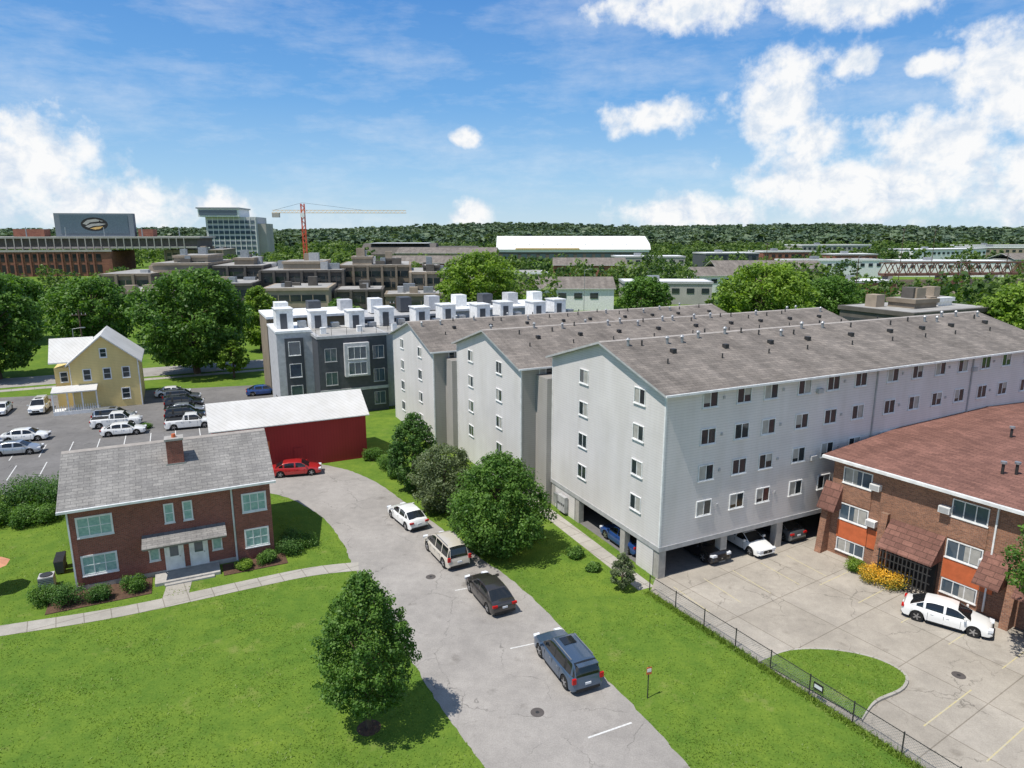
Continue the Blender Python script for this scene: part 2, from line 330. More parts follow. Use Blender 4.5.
# ------------------------------------------------------------------ apartment building
AP=empty('apartment_building',(10.3,44.2,0),ANG)
W=15.5; L=46.
def wing(ox,oy,dz,idx):
    wl=Part('walls',AP); rf=Part('roof',AP); wn=Part('windows',AP); tr=Part('trim',AP)
    z0=2.45+dz if dz>-1 else 0.0; ze=13.5+dz; zr=15.8+dz
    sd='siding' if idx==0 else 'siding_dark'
    x0,x1,y0,y1=ox,ox+L,oy,oy+W
    wl.face([(x0,y0,z0),(x1,y0,z0),(x1,y0,ze),(x0,y0,ze)],sd)
    wl.face([(x0,y1,z0),(x1,y1,z0),(x1,y1,ze),(x0,y1,ze)],'siding')
    for x in (x0,x1): wl.face([(x,y0,z0),(x,y1,z0),(x,y1,ze),(x,(y0+y1)/2,zr),(x,y0,ze)],'siding')
    wl.face([(x0,y0,z0),(x1,y0,z0),(x1,y1,z0),(x0,y1,z0)],'conc')
    if idx==0:
        tr.box(x0-.04,x1+.04,y0-.05,y0-.002,z0-.35,z0,'trimgrey')
        tr.box(x0-.05,x0-.002,y0,y1,z0-.35,z0,'trimgrey')
        for k in range(9):
            xx=x0+.35+k*5.65; wl.box(xx-.3,xx+.3,y0+.02,y0+.6,0,z0,'conc')
        for yy in (y0+4.4,y0+11,y1-.4): wl.box(x0+.02,x0+.5,yy-.3,yy+.3,0,z0-.002,'conc')
        wl.box(x0+.021,x0+.5,y0+11.4,y1-.75,0,z0-.004,'siding')
        wl.box(x0+.021,x0+.5,y0+.65,y0+2.6,0,z0-.004,'siding')
        wl.box(x0+9,x1,y0+6.2,y1-.02,0,z0-.006,'conc')
        wl.box(x0+20.6,x1-.05,y0+.62,y0+6.1,0,z0-.006,'siding')
        tr.box(x0-.4,x0-.06,y0+12.4,y0+13.6,.3,1.7,'trimgrey'); tr.box(x0-.3,x0-.06,y0+13.9,y0+14.5,.6,1.5,'metal')
        for q in range(4): tr.cyl((x0-.2,y0+12.55+q*.3,1.0),(x0-.45,y0+12.55+q*.3,1.0),.09,.09,8,'glass')
    gable(rf,x0,x1,y0,y1,ze,zr,.45,'shingle',cap='ridge')
    sl=(zr-ze)/(W/2); tr.box(x0-.45,x1+.45,y0-.58,y0-.46,ze-sl*.45+.02,ze-sl*.45+.17,'trim')
    tr.box(x0-.03,x0+.10,y0-.03,y0-.003,z0,ze-.1,'trim'); tr.box(x0-.03,x0-.003,y0,y0+.12,z0,ze-.1,'trim'); tr.box(x0-.03,x0-.003,y1-.12,y1,z0,ze-.1,'trim')
    for x in (x0+21,x0+33.5,x0+44): tr.box(x-.05,x+.05,y0-.12,y0-.003,z0-.3,ze-.2,'trimgrey')
    rr=random.Random(idx+3)
    cols=[3.8,6.9,9.5,12.9,16.0,19.1,22.9,26,29,32.1,35.4,38.5,42,44.6] if idx==0 else [2.5,6,9.5,13,17,21,25]
    for fl in range(4):
        z=4.75+2.67*fl+dz
        for c in cols:
            b=rr.choice([None,(-1,.96),(1,.96),(1,.5),(-1,.7),None])
            window(wn,(x0+c,y0,z),(1,0,0),(0,-1,0),1.3,1.1,blind=b)
        for c in ((2.9,10.3) if idx==0 else (4.6,11.6)):
            b=rr.choice([None,(-1,.96),(1,.96)])
            window(wn,(x0,y0+c,z),(0,-1,0),(-1,0,0),1.25,1.1,blind=b)
        for c in cols[::2]:
            tr.box(x0+c+1.15,x0+c+1.33,y0-.06,y0-.003,z-.1,z+.1,'trimgrey')
        if idx==0 and fl%2:
            for c in (14.5,33.7): tr.box(x0+c-.3,x0+c+.3,y0-.22,y0-.003,z-.65,z-.3,'trimgrey')
    for k in range(26):
        x=x0+1.2+k*1.75+rr.uniform(-.5,.5); yy=y0+W/2+rr.choice([-1,-1,-1,1])*rr.uniform(.4,1.6)
        zz=zr-abs(yy-y0-W/2)*sl+.15
        if rr.random()<.45: tr.cyl((x,yy,zz-.1),(x,yy,zz+.5),.11,.11,8,'metal'); tr.cyl((x,yy,zz+.5),(x,yy,zz+.64),.19,.05,8,'metal')
        else: tr.cyl((x,yy,zz-.1),(x,yy,zz+.45),.07,.07,6,'darkmetal')
    for k in range(9):
        x=x0+3+k*4.8+rr.uniform(-.5,.5); zz=zr-4.2*sl+.15
        tr.cyl((x,y0+W/2-4.2,zz-.1),(x,y0+W/2-4.2,zz+.4),.06,.06,6,'darkmetal')
        tr.box(x+1.5,x+1.85,y0+W/2-2.9,y0+W/2-2.5,zr-2.9*sl+.1,zr-2.5*sl+.42,'darkmetal')
    wl.build(); rf.build(); wn.build(); tr.build()
wing(0,0,0,0); wing(-2.0,17.6,-1.2,1); wing(-4.0,35.2,-2.3,2)
lk=Part('connecting_hall',AP); lk.box(5,40,W+.01,17.58,0,10.5,'siding_dark'); lk.box(3,38,17.6+W+.01,35.18,0,9.5,'siding_dark')
lk.box(-.5,4.99,W+.01,17.58,0,11.6,'siding_dark'); lk.box(-2.6,2.99,17.6+W+.01,35.18,0,10.4,'siding_dark'); lk.build()
# ------------------------------------------------------------------ brick house
BH=empty('brick_house',(-29.8,42.6,0),ANG)
w=Part('walls',BH); LH=12.9; DH=9.4; ze=6.1; zr=8.5
w.box(0,LH,0,DH,0,ze,'brick_house')
for x in (0.001,LH-.001): w.face([(x,0,ze),(x,DH,ze),(x,DH/2,zr)],'brick_house')
w.box(10.35,LH+.02,-.28,-.002,0,ze-.12,'brick_house')
w.box(-.06,LH+.06,-.06,-.003,0,.35,'conc')
w.build()
r=Part('roof',BH); gable(r,0,LH,0,DH,ze,zr,.45,'shingle_house','trim',cap='ridge'); r.build()
c=Part('chimney',BH); c.box(6.3,7.4,2.3,3.2,6.5,9.2,'brick_house'); c.box(6.22,7.48,2.22,3.28,9.2,9.35,'conc'); c.cyl((6.85,2.75,9.35),(6.85,2.75,9.6),.16,.14,8,'rust'); c.box(6.2,7.5,2.2,2.29,7.25,7.5,'metal'); c.build()
wn=Part('windows',BH)
for z in (4.55,1.75):
    window(wn,(1.55,0,z),(1,0,0),(0,-1,0),2.05,1.35,glass='greenglass',mull=2,cross=True,fw=.12)
    window(wn,(11.75,-.28,z),(1,0,0),(0,-1,0),1.6,1.35,glass='greenglass',mull=2,cross=True,fw=.12)
for x in (6.1,7.3): window(wn,(x,0,4.6),(1,0,0),(0,-1,0),.55,1.35,glass='greenglass',mull=0,cross=True,fw=.09)
window(wn,(4.9,0,1.7),(1,0,0),(0,-1,0),.6,.9,mull=0,fw=.09,glass='greenglass'); window(wn,(9.0,0,1.7),(1,0,0),(0,-1,0),.6,.9,mull=0,fw=.09,glass='greenglass')
wn.build()
d=Part('doors',BH)
for x in (6.15,7.75):
    d.box(x-.62,x+.62,-.10,-.003,.3,2.5,'trim'); d.box(x-.45,x+.45,-.13,-.101,.35,2.35,'white'); d.box(x-.28,x+.28,-.145,-.131,1.35,2.15,'glass2'); d.cyl((x+.36,-.13,1.3),(x+.36,-.2,1.3),.04,.04,6,'metal')
d.box(4.8,9.0,-1.7,-.07,0,.22,'conc'); d.box(5.4,8.6,-2.0,-1.701,0,.11,'conc')
d.build()
cn=Part('entry_canopy',BH); cn.hexa([(4.3,-1.6,2.72),(9.6,-1.6,2.72),(9.6,-.003,3.0),(4.3,-.003,3.0),(4.25,-1.65,2.86),(9.65,-1.65,2.86),(9.65,-.003,3.22),(4.25,-.003,3.22)],'shingle_house')
for x in (4.6,9.3): cn.beam((x,-1.3,2.75),(x,-.05,1.9),.05,'trim')
cn.build()
g=Part('gutters',BH); so=(zr-ze)/(DH/2)*.45
g.box(-.45,LH+.45,-.6,-.46,ze-so,ze-so+.16,'trim'); g.box(10.2,10.32,-.14,-.003,0,ze-.25,'trim'); g.box(-.0,.1,-.14,-.062,.35,ze-.25,'trim')
g.build()
ac=Part('air_conditioner',None,(-32.2,43.2,0),ANG); ac.box(-.45,.45,-.45,.45,.05,.9,'trimgrey'); ac.cyl((0,0,.9),(0,0,.96),.38,.38,14,'darkmetal')
for k in range(6): ac.box(-.46,.46,-.462,-.451,.15+.12*k,.19+.12*k,'darkmetal')
ac.build()
# ------------------------------------------------------------------ barn
BN=empty('red_barn',(-29.5,64.6,0),ANG)
w=Part('walls',BN); w.box(0,15.2,0,6.4,0,5.0,'redbarn')
for x in (.001,15.199): w.face([(x,0,5.0),(x,6.4,5.0),(x,3.2,6.9)],'redbarn')
w.build(); r=Part('roof',BN); gable(r,0,15.2,0,6.4,5.0,6.9,.35,'whitemetal','trim',.1); r.build()
d=Part('doors',BN); d.box(2.0,5.2,-.06,-.003,.1,3.2,'rust'); d.box(7.5,8.5,-.06,-.003,.1,2.1,'redbarn'); d.build()
# ------------------------------------------------------------------ yellow house
YH=empty('yellow_house',(-60.2,91.2,0),ANG)
w=Part('walls',YH); w.box(0,8.2,0,10,0,6.6,'yellow')
for y in (.001,9.999): w.face([(0,y,6.6),(8.2,y,6.6),(4.1,y,10.1)],'yellow')
w.box(-2.3,0-.002,3,9,0,5.6,'yellow'); w.build()
r=Part('roof',YH)
o=.5
for sx,(xa,xb) in (('l',(-o,4.1)),('r',(8.2+o,4.1))):
    za=6.6-o*3.5/4.1; r.hexa([(xa,-o,za),(xb,-o,10.12),(xb,10.5,10.12),(xa,10.5,za),(xa,-o,za+.2),(xb,-o,10.32),(xb,10.5,10.32),(xa,10.5,za+.2)],'whitemetal')
gable(r,-2.4,2.2,3,9,6.6,9.2,.4,'whitemetal','trim')
r.hexa([(-2.3,-2.2,3.0),(3,-2.2,3.0),(3,-.01,3.4),(-2.3,-.01,3.4),(-2.3,-2.2,3.15),(3,-2.2,3.15),(3,-.01,3.6),(-2.3,-.01,3.6)],'whitemetal')
r.build()
t=Part('porch',YH); t.box(-2.3,3,-2.1,-.06,0,.5,'trim')
for x in (-2.2,-.5,1.2,2.9): t.box(x-.08,x+.08,-2.05,-1.89,.5,3.02,'trim')
for q in range(18): t.box(-2.2+q*.28,-2.14+q*.28,-2.04,-1.99,.5,1.3,'trim')
t.box(-.1,.0,-.06,-.003,0,6.6,'trim'); t.box(8.1,8.25,-.06,-.003,0,6.6,'trim'); t.build()
wn=Part('windows',YH)
for x in (1.9,4.3,6.6): window(wn,(x,0,4.9),(1,0,0),(0,-1,0),.9,1.5,mull=0,cross=True,fw=.12)
window(wn,(4.1,0,7.8),(1,0,0),(0,-1,0),.8,1.2,mull=0,cross=True,fw=.12); window(wn,(6.3,0,1.9),(1,0,0),(0,-1,0),1.0,1.5,mull=0,cross=True,fw=.12); window(wn,(-1.2,3,4.3),(1,0,0),(0,-1,0),.9,1.4,mull=0,cross=True,fw=.12)
wn.build()
# ------------------------------------------------------------------ townhouses
TH=empty('modern_townhouse',(-25.4,88.2,0),ANG)
w=Part('walls',TH)
w.box(0,9.2,0,10,0,10.4,'charcoal'); w.box(-.15,9.3,-.15,10.1,10.4,10.75,'trimgrey'); w.box(.4,8.9,.3,9.7,10.751,10.76,'membrane')
w.box(3.3,6.6,-.8,-.003,5.2,9.7,'paleg'); w.box(.01,9.19,-.10,-.004,3.1,3.5,'paleg')
w.box(-4.6,-.01,4,13,0,10.9,'paleg'); w.box(-4.7,.0,3.9,13.1,10.9,11.2,'white'); w.box(-3.6,-1.2,3.8,3.998,.3,10.2,'charcoal')
w.box(9.21,44,1.5,12,0,10.2,'paleg'); w.box(9.21,44.1,1.4,12.1,10.2,10.5,'trimgrey'); w.box(9.6,43.6,1.9,11.6,10.501,10.51,'membrane')
w.box(-4.4,9,16,25,0,11.6,'conctan'); w.box(9.01,23,15,25,0,10.8,'charcoal'); w.box(23.01,44,15.5,25,0,11.3,'paleg')
for a,b,z,m_ in ((-4.5,9,11.6,'white'),(9.02,22.9,10.8,'trimgrey'),(23.0,44.1,11.3,'white')): w.box(a,b,14.9,25.1,z,z+.35,m_)
w.build()
p=Part('stair_penthouses',TH)
for k in range(10):
    x=-4.2+4.9*k; yy=6+ (2 if k%2 else 0); zb=11.2 if k<1 else 10.5
    p.box(x,x+2.2,yy,yy+3,zb,zb+2.6,'white'); p.box(x-.12,x+2.32,yy-.12,yy+3.12,zb+2.6,zb+2.75,'trim'); p.box(x+.5,x+1.4,yy-.03,yy-.002,zb,zb+2.1,'charcoal')
    p.box(x+2.9,x+4.0,yy+.4,yy+1.4,zb,zb+.9,'metal'); 
    if k>0: p.box(x+.2,x+.9,2.1,2.8,10.51,11.6,'white')
    p.box(x+1.5,x+3.4,18.5,21,11.3,13.6,['white','charcoal','paleg'][k%3])
for k in range(22): p.beam((-.1+2*k,0.2 if k<5 else 1.6,10.7),(-.1+2*k,.2 if k<5 else 1.6,11.7),.03,'darkmetal')
p.beam((0,.2,11.7),(9,.2,11.7),.03,'darkmetal'); p.beam((9,1.6,11.7),(43,1.6,11.7),.03,'darkmetal')
p.build()
wn=Part('windows',TH)
for z in (8.4,6.3): window(wn,(4.95,-.8,z),(1,0,0),(0,-1,0),2.4,1.6,frame='white',glass='glass2',mull=2)
for x in (1.6,8.0):
    for z in (8.2,5.0,1.8): window(wn,(x,0,z),(1,0,0),(0,-1,0),1.5,1.7,frame='trimgrey',glass='glass2')
for z in (8.8,5.8,2.8): window(wn,(-2.4,3.8,z),(1,0,0),(0,-1,0),1.5,1.8,frame='white',glass='glass2',mull=0)
wn.build()
# ------------------------------------------------------------------ brick apartment (right)
BA=empty('brick_apartment',(24.3,48.9,0),math.atan2(-.835,.55))
w=Part('walls',BA); w.box(0,40,0,44,0,7.5,'brick_apt')
for x in (.001,39.999): w.face([(x,0,7.5),(x,44,7.5),(x,22,8.3)],'brick_apt')
for x in (1.9,9.4,17,24.5):
    w.box(x-1.15,x+1.15,-.06,-.003,1.5,2.95,'rust')
    w.box(x-1.15,x+1.15,-.06,-.003,4.35,5.75,'brick_apt')
for x in (2.6,10.1): w.box(x+.5,x+1.2,-.07,-.061,1.5,2.95,'rust')
for x in (-.35,4.0,12.2,19.8):
    w.exx([(-.95,0),(-.002,0),(-.002,4.6),(-.32,4.6)],x,x+.5,'brick_apt')
w.build()
r=Part('roof',BA); gable(r,0,40,0,44,7.55,8.35,.6,'shingle_red','trim',.2,cap='shingle_red')
for a,b in ((4.6,8.2),(12.8,19.7),(10.6,12.1)):
    r.hexa([(a,-1.5,2.5),(b,-1.5,2.5),(b,-.003,2.6),(a,-.003,2.6),(a,-1.5,2.62),(b,-1.5,2.62),(b,-.003,4.3),(a,-.003,4.3)],'shingle_red')
r.hexa([(-.5,-1.0,3.6),(.9,-1.0,3.6),(.9,-.003,3.7),(-.5,-.003,3.7),(-.5,-1.0,3.7),(.9,-1.0,3.7),(.9,-.003,5.6),(-.5,-.003,5.6)],'shingle_red')
for x,y in ((9,5),(9.6,5.6),(10.4,6.2),(20,9),(15,10),(6,14),(12,16)):
    zz=7.55+y*.036+.15; r.cyl((x,y,zz),(x,y,zz+.8),.1,.1,8,'darkmetal'); r.cyl((x,y,zz+.8),(x,y,zz+.95),.2,.2,8,'metal')
r.build()
g=Part('gutters',BA); g.box(-.6,40.6,-.76,-.61,7.5,7.7,'trim'); g.box(10.9,11.0,-.12,-.003,.2,7.4,'trim'); g.build()
wn=Part('windows',BA)
for x in (1.9,9.4,17,24.5):
    for z,h in ((6.45,1.15),(3.6,1.2),(.95,.95)):
        window(wn,(x,0,z),(1,0,0),(0,-1,0),2.1,h,mull=2,blind=random.choice([(1,.9),(-1,.9),None]),glass='glass2')
for x,z in ((3.35,6.25),(3.35,3.5),(8.0,6.2),(10.75,3.5),(15.6,6.2)):
    wn.box(x-.35,x+.35,-.42,-.003,z-.22,z+.22,'trim'); wn.box(x-.3,x+.3,-.432,-.421,z-.17,z+.17,'trimgrey')
wn.build()
en=Part('entrance',BA)
en.box(5.0,8.0,-.3,-.003,.1,2.4,'dark')
for k in range(13): en.box(4.7+.27*k,4.78+.27*k,-1.42,-1.36,.1,2.5,'darkmetal')
for z in (.6,1.2,1.8,2.3): en.box(4.6,8.2,-1.43,-1.37,z,z+.05,'darkmetal')
en.build()
# ------------------------------------------------------------------ background buildings
def flatbldg(name,loc,rot,masses):
    E=empty(name,loc,rot); w=Part('walls',E); f=Part('windows',E); u=Part('roof_units',E)
    for (x0,x1,y0,y1,z1,m,bands,fins) in masses:
        w.box(x0,x1,y0,y1,0,z1,m); w.box(x0-.3,x1+.3,y0-.3,y1+.3,z1,z1+.7,m); w.box(x0+.5,x1-.5,y0+.5,y1-.5,z1+.701,z1+.72,'membrane')
        for k in range(bands):
            z=z1-1.2-3.4*k
            if z<1.5: break
            f.box(x0+.8,x1-.8,y0-.12,y0-.003,z-1.7,z,'glass'); f.box(x0-.12,x0-.003,y0+.8,y1-.8,z-1.7,z,'glass')
            n=int((x1-x0)/3)
            for q in range(n): f.box(x0+.8+q*3,x0+1.0+q*3,y0-.18,y0-.121,z-1.7,z,m)
        if fins:
            n=int((x1-x0)/4)
            for q in range(n+1): xx=x0+q*(x1-x0)/max(n,1); w.box(xx-.35,xx+.35,y0-1.1,y0-.302,0,z1+.5,m)
        rr=random.Random(int(x0*7+z1))
        for q in range(int((x1-x0)/5)+1):
            xx=rr.uniform(x0+1,x1-4); yy=rr.uniform(y0+1,max(y0+2,y1-5)); hh=rr.uniform(.8,2.6)
            u.box(xx,xx+rr.uniform(1.5,3.5),yy,yy+2.2,z1+.72,z1+.72+hh,rr.choice(['metal','concdark','trimgrey','concbeige']))
    w.build(); f.build(); u.build(); return E
flatbldg('concrete_office_building',(-78,200,0),.14,[
 (-42,-28,8,34,11.5,'conctan',2,1),(-30,-14,16,46,14.2,'concbeige',0,0),(-13.9,2,18,46,13.2,'concdark',3,1),(-25,-15,20,38,16.4,'concbeige',1,0),(-8,-2,24,38,15.4,'conctan',0,0),
 (2.1,3.8,10,36,11.0,'conctan',0,0),(4,28,4,34,12.4,'concdark',3,1),(10,22,8,24,14.8,'concbeige',0,0),(26,48,12,40,13.4,'conctan',3,1),(30,36,14,22,16,'concbeige',0,0),(40,44,16,22,15.3,'concdark',0,0),(48,62,4,30,11.6,'concbeige',2,1),(52,57,8,16,13.4,'concdark',0,0),
 (9,26,-18,0,8.8,'concbeige',2,0),(27,40,-10,3,7.6,'concdark',2,1),(-10,4,-8,10,9.5,'concdark',2,0),(-32,-12,-10,6,7.8,'conctan',2,0),(62,76,10,30,9.0,'concdark',1,0),(41,58,-14,-2,6.5,'conctan',1,0)])
flatbldg('stadium_hall',(-262,395,0),.2,[(60,92,0,40,13.5,'conctan',2,1)])
ST=empty('stadium',(-335,372,0),.2)
w=Part('stands',ST); w.box(-80,110,0,40,0,13.5,'brickfar'); w.box(-80.5,110.5,-.8,-.01,13.5,14.6,'conc'); w.box(-80,155,5,45,15.2,20.8,'concdark'); w.box(-81,157,3.5,46,20.8,21.8,'conc'); w.box(-80,155,3.2,4.9,15.2,16.2,'conc')
for k in range(46):
    x=-78+k*4; w.box(x,x+2.4,-.15,-.003,8.2,12.2,'dark'); w.box(x,x+2.4,-.15,-.003,2.0,6.4,'dark'); w.box(x-1.8,x-1.0,-.6,-.16,0,13.4,'brickfar')
for k in range(58): w.box(-80+k*4,-79.5+k*4,3,3.19,14.6,20.8,'conc')
w.build()
v=Part('video_board',ST); v.box(76,118,18,22,21.8,35,pm('board_grey',(.17,.20,.23))); v.box(79,115,17.8,17.99,23.5,34,pm('board_screen',(.10,.14,.17),rough=.4))
def disc(P,cx,cz,rx,rz,y,m,n=24): P.face([(cx+rx*math.cos(2*math.pi*k/n),y,cz+rz*math.sin(2*math.pi*k/n)) for k in range(n)],m)
disc(v,97,28.8,7.2,3.9,17.78,'dark')
def pp(P,pts,y,m): P.face([(97+a,y,28.8+b) for a,b in pts],m)
pp(v,[(-6.2,.3),(-3.5,2.4),(1.0,3.0),(5.0,1.7),(1.6,1.5),(-2.2,1.0),(-4.2,-.4)],17.74,'blind'); pp(v,[(-5.0,-1.2),(-1.8,.2),(2.6,.6),(6.4,.2),(3.3,-.7),(-.6,-1.0),(-3.2,-2.0)],17.74,'blind'); pp(v,[(-2.6,-2.4),(.4,-1.6),(4.6,-1.2),(2.8,-2.6),(.2,-3.0)],17.74,'crane_yel'); disc(v,100.0,30.6,.5,.3,17.70,'dark',8)
for x in (62,120,54): v.box(x,x+8,18,26,21.8,26,'brickfar')
for k in range(12): v.cyl((-75+k*20,8,21.8),(-75+k*20,8,27),.35,.25,6,'metal')
v.build()
HT=empty('hospital_tower',(-238,545,0),.12)
w=Part('tower',HT); w.box(0,38,0,35,0,36,'paleg'); w.box(-4,26,-4,30,36,42,'white'); w.box(-5,27,-5,31,42,43,'metal'); w.box(38.01,44,4,30,0,31,'conc')
for k in range(8): w.box(1.5,36.5,-.2,-.01,3+k*4,5.4+k*4,'glass2')
for k in range(10): w.box(1+4*k,1.4+4*k,-.35,-.21,0,36,'white')
w.box(-3,25,-4.3,-4.01,37,41,'glass2'); w.build()
CR=empty('tower_crane',(-104,350,0),.06)
c=Part('mast',CR)
for sx in (-.8,.8):
    for sy in (-.8,.8): c.beam((sx,sy,0),(sx,sy,38),.2,'crane_red')
for k in range(19):
    z=k*2; a=-.8 if k%2 else .8
    c.beam((a,-.8,z),(-a,-.8,z+2),.12,'crane_red'); c.beam((a,.8,z),(-a,.8,z+2),.12,'crane_red'); c.beam((-.8,a,z),(-.8,-a,z+2),.12,'crane_red')
c.box(-1,1,-2,-.9,31.5,33.6,'white'); c.build()
j=Part('jib',CR)
for y,z in ((-.7,33.6),(.7,33.6),(0,34.9)): j.beam((-15,y,z),(51,y,z),.13,'crane_yel')
for k in range(33):
    x=-15+2*k; j.beam((x,-.7,33.6),(x+1,0,34.9),.08,'crane_yel'); j.beam((x+1,0,34.9),(x+2,-.7,33.6),.08,'crane_yel')
j.beam((0,0,38.5),(30,0,34.9),.07,'darkmetal'); j.beam((0,0,38.5),(-14,0,34.9),.07,'darkmetal'); j.box(-15,-11.5,-.9,.9,31.4,33.5,'conc'); j.build()
FA=empty('sports_hall',(-12,600,0),.0)
w=Part('walls',FA); w.box(0,130,0,60,0,9.5,'concdark'); w.box(-.3,130.3,-.4,-.01,7.6,9.5,'white')
for k in range(16): w.box(4+k*8,9+k*8,-.2,-.005,1.5,6,'glass2')
w.build(); r=Part('roof',FA)
r.exx([(-1,9.5),(-1,10),(4,14.5),(28,21),(52,14.5),(61,10),(61,9.5)],-1.5,131.5,'white')
for k in range(9): r.box(15+k*12,15.6+k*12,3.0,3.3,13.8,14.4,'trimgrey')
r.box(15,70,-1.3,-1.02,9.9,11.0,'crane_yel'); r.build()
AR=empty('arena',(-122,560,0),.05); w=Part('roof_and_walls',AR)
w.exx([(0,0),(0,7),(10,13),(18,15.2),(42,15.2),(50,13),(60,7),(60,0)],0,60,'concdark')
w.box(60.01,95,8,50,0,12.6,'concdark'); w.box(6,54,8,50,15.21,15.6,'trimgrey'); w.build()
flatbldg('flat_roof_building',(66,112,0),ANG,[(0,22,0,14,10.4,'concdark',3,0),(6,12,4,9,12.0,'conctan',0,0),(14,18,5,9,11.9,'white',0,0)])
far=[(8,215,24,14,7,'white'),(38,235,30,14,7,'conc'),(-12,270,26,16,8,'concbeige'),(95,320,50,18,8,'concbeige'),(150,372,55,16,9,'white'),(215,385,60,20,8,'white'),(290,400,40,18,9,'conc'),(300,520,80,24,11,'white'),(170,470,40,20,11,'brickfar'),(250,300,26,12,5,'trimgrey'),(370,560,60,24,12,'concbeige'),(120,430,36,18,11,'charcoal'),(-70,420,60,24,12,'concbeige'),(60,400,40,18,10,'conc'),(420,640,90,30,12,'white'),(-60,330,40,14,10,'brickfar'),(190,236,18,12,5,'concbeige'),(120,250,22,12,6,'brickfar'),(75,280,26,12,7,'white'),(205,440,30,14,10,'brickfar'),(250,600,70,24,13,'conc'),(20,330,34,16,9,'brickfar'),(-100,300,30,14,9,'white')]
for i,(x,y,ww,dd,hh,m) in enumerate(far):
    E=empty('distant_building',(x,y,0),random.uniform(-.1,.4)); p=Part('walls',E); p.box(0,ww,0,dd,0,hh,m)
    for k in range(int(ww/5)): p.box(1.5+k*5,4+k*5,-.15,-.003,hh-3.2,hh-1.5,'glass')
    p.build(); q=Part('roof',E)
    if i%3==0: gable(q,0,ww,0,dd,hh,hh+3,.6,'shingle','trim')
    else: q.box(-.3,ww+.3,-.3,dd+.3,hh+.002,hh+.8,'trimgrey' if i%2 else 'white'); q.box(.5,ww-.5,.5,dd-.5,hh+.801,hh+.82,'white' if i%2 else 'membrane'); q.box(ww*.3,ww*.3+4,dd*.4,dd*.4+3,hh+.82,hh+2.4,'metal')
    q.build()
rust=pm('rusty_steel',(.16,.085,.06))
RB=empty('railway_bridge',(215,300,0),.15); p=Part('truss',RB)
p.box(-60,70,-2,2,6.2,7.2,rust)
for s in (-2,2):
    p.beam((-60,s,11.5),(70,s,11.5),.3,rust)
    for k in range(26): p.beam((-60+k*5,s,7),(-57.5+k*5,s,11.5),.2,rust); p.beam((-57.5+k*5,s,11.5),(-55+k*5,s,7),.2,rust)
for k in range(6): p.box(-58+k*25,-56+k*25,-2,2,0,6.2,'conc')
p.build()
for k in range(9):
    E=empty('freight_wagon',(135+k*17,288+k*1.7,0),.1); p=Part('body',E); cm=[rust,'concdark','conctan'][k%3]
    p.box(-7.5,7.5,-1.5,1.5,1.2,4.6,cm); p.box(-7.7,7.7,-1.4,1.4,.9,1.199,'black')
    for q in range(8): p.box(-7.4+q*2,-7.2+q*2,-1.62,-1.501,1.25,4.55,cm)
    for q in (-5.6,-4,4,5.6):
        for s in (-.8,.8): p.cyl((q,s-.1,.46),(q,s+.1,.46),.45,.45,10,'black')
    p.build()
# ------------------------------------------------------------------ foliage tools
def mesh_quads(name,V,shade,mat,parent=None):
    n=len(V)//4; me=bpy.data.meshes.new(name); me.vertices.add(4*n); me.vertices.foreach_set('co',V.astype(np.float32).ravel())
    me.loops.add(4*n); me.loops.foreach_set('vertex_index',np.arange(4*n,dtype=np.int32))
    me.polygons.add(n); me.polygons.foreach_set('loop_start',np.arange(0,4*n,4,dtype=np.int32))
    me.update(calc_edges=True); a=me.attributes.new('shade','FLOAT','FACE'); a.data.foreach_set('value',shade.astype(np.float32))
    me.materials.append(mat); o=bpy.data.objects.new(name,me); COL.objects.link(o)
    if parent: o.parent=parent
    return o
def unit(n):
    v=rng.normal(size=(n,3)); return v/np.linalg.norm(v,axis=1,keepdims=True)
def quads(C,S,asp=.62,outw=None):
    n=len(C); nrm=unit(n)
    if outw is not None: nrm=nrm*.7+outw+np.array((0,0,.35)); nrm/=np.linalg.norm(nrm,axis=1,keepdims=True)
    a=np.cross(nrm,unit(n)); a/=np.linalg.norm(a,axis=1,keepdims=True)+1e-9; b=np.cross(nrm,a)
    S=S[:,None]; V=np.empty((n,4,3)); V[:,0]=C+a*S; V[:,1]=C+b*S*asp; V[:,2]=C-a*S; V[:,3]=C-b*S*asp
    return V.reshape(-1,3)
prof={'round':lambda t:np.sqrt(np.clip(1-(2*t-1)**2,0,1))*.95+.05,
 'egg':lambda t:np.clip(np.sin(np.pi*np.clip(t,0,1)**.62)**.75,.06,1),
 'oval':lambda t:np.clip(np.sin(np.pi*np.clip(t,0,1)**.75)**.6,.05,1)}
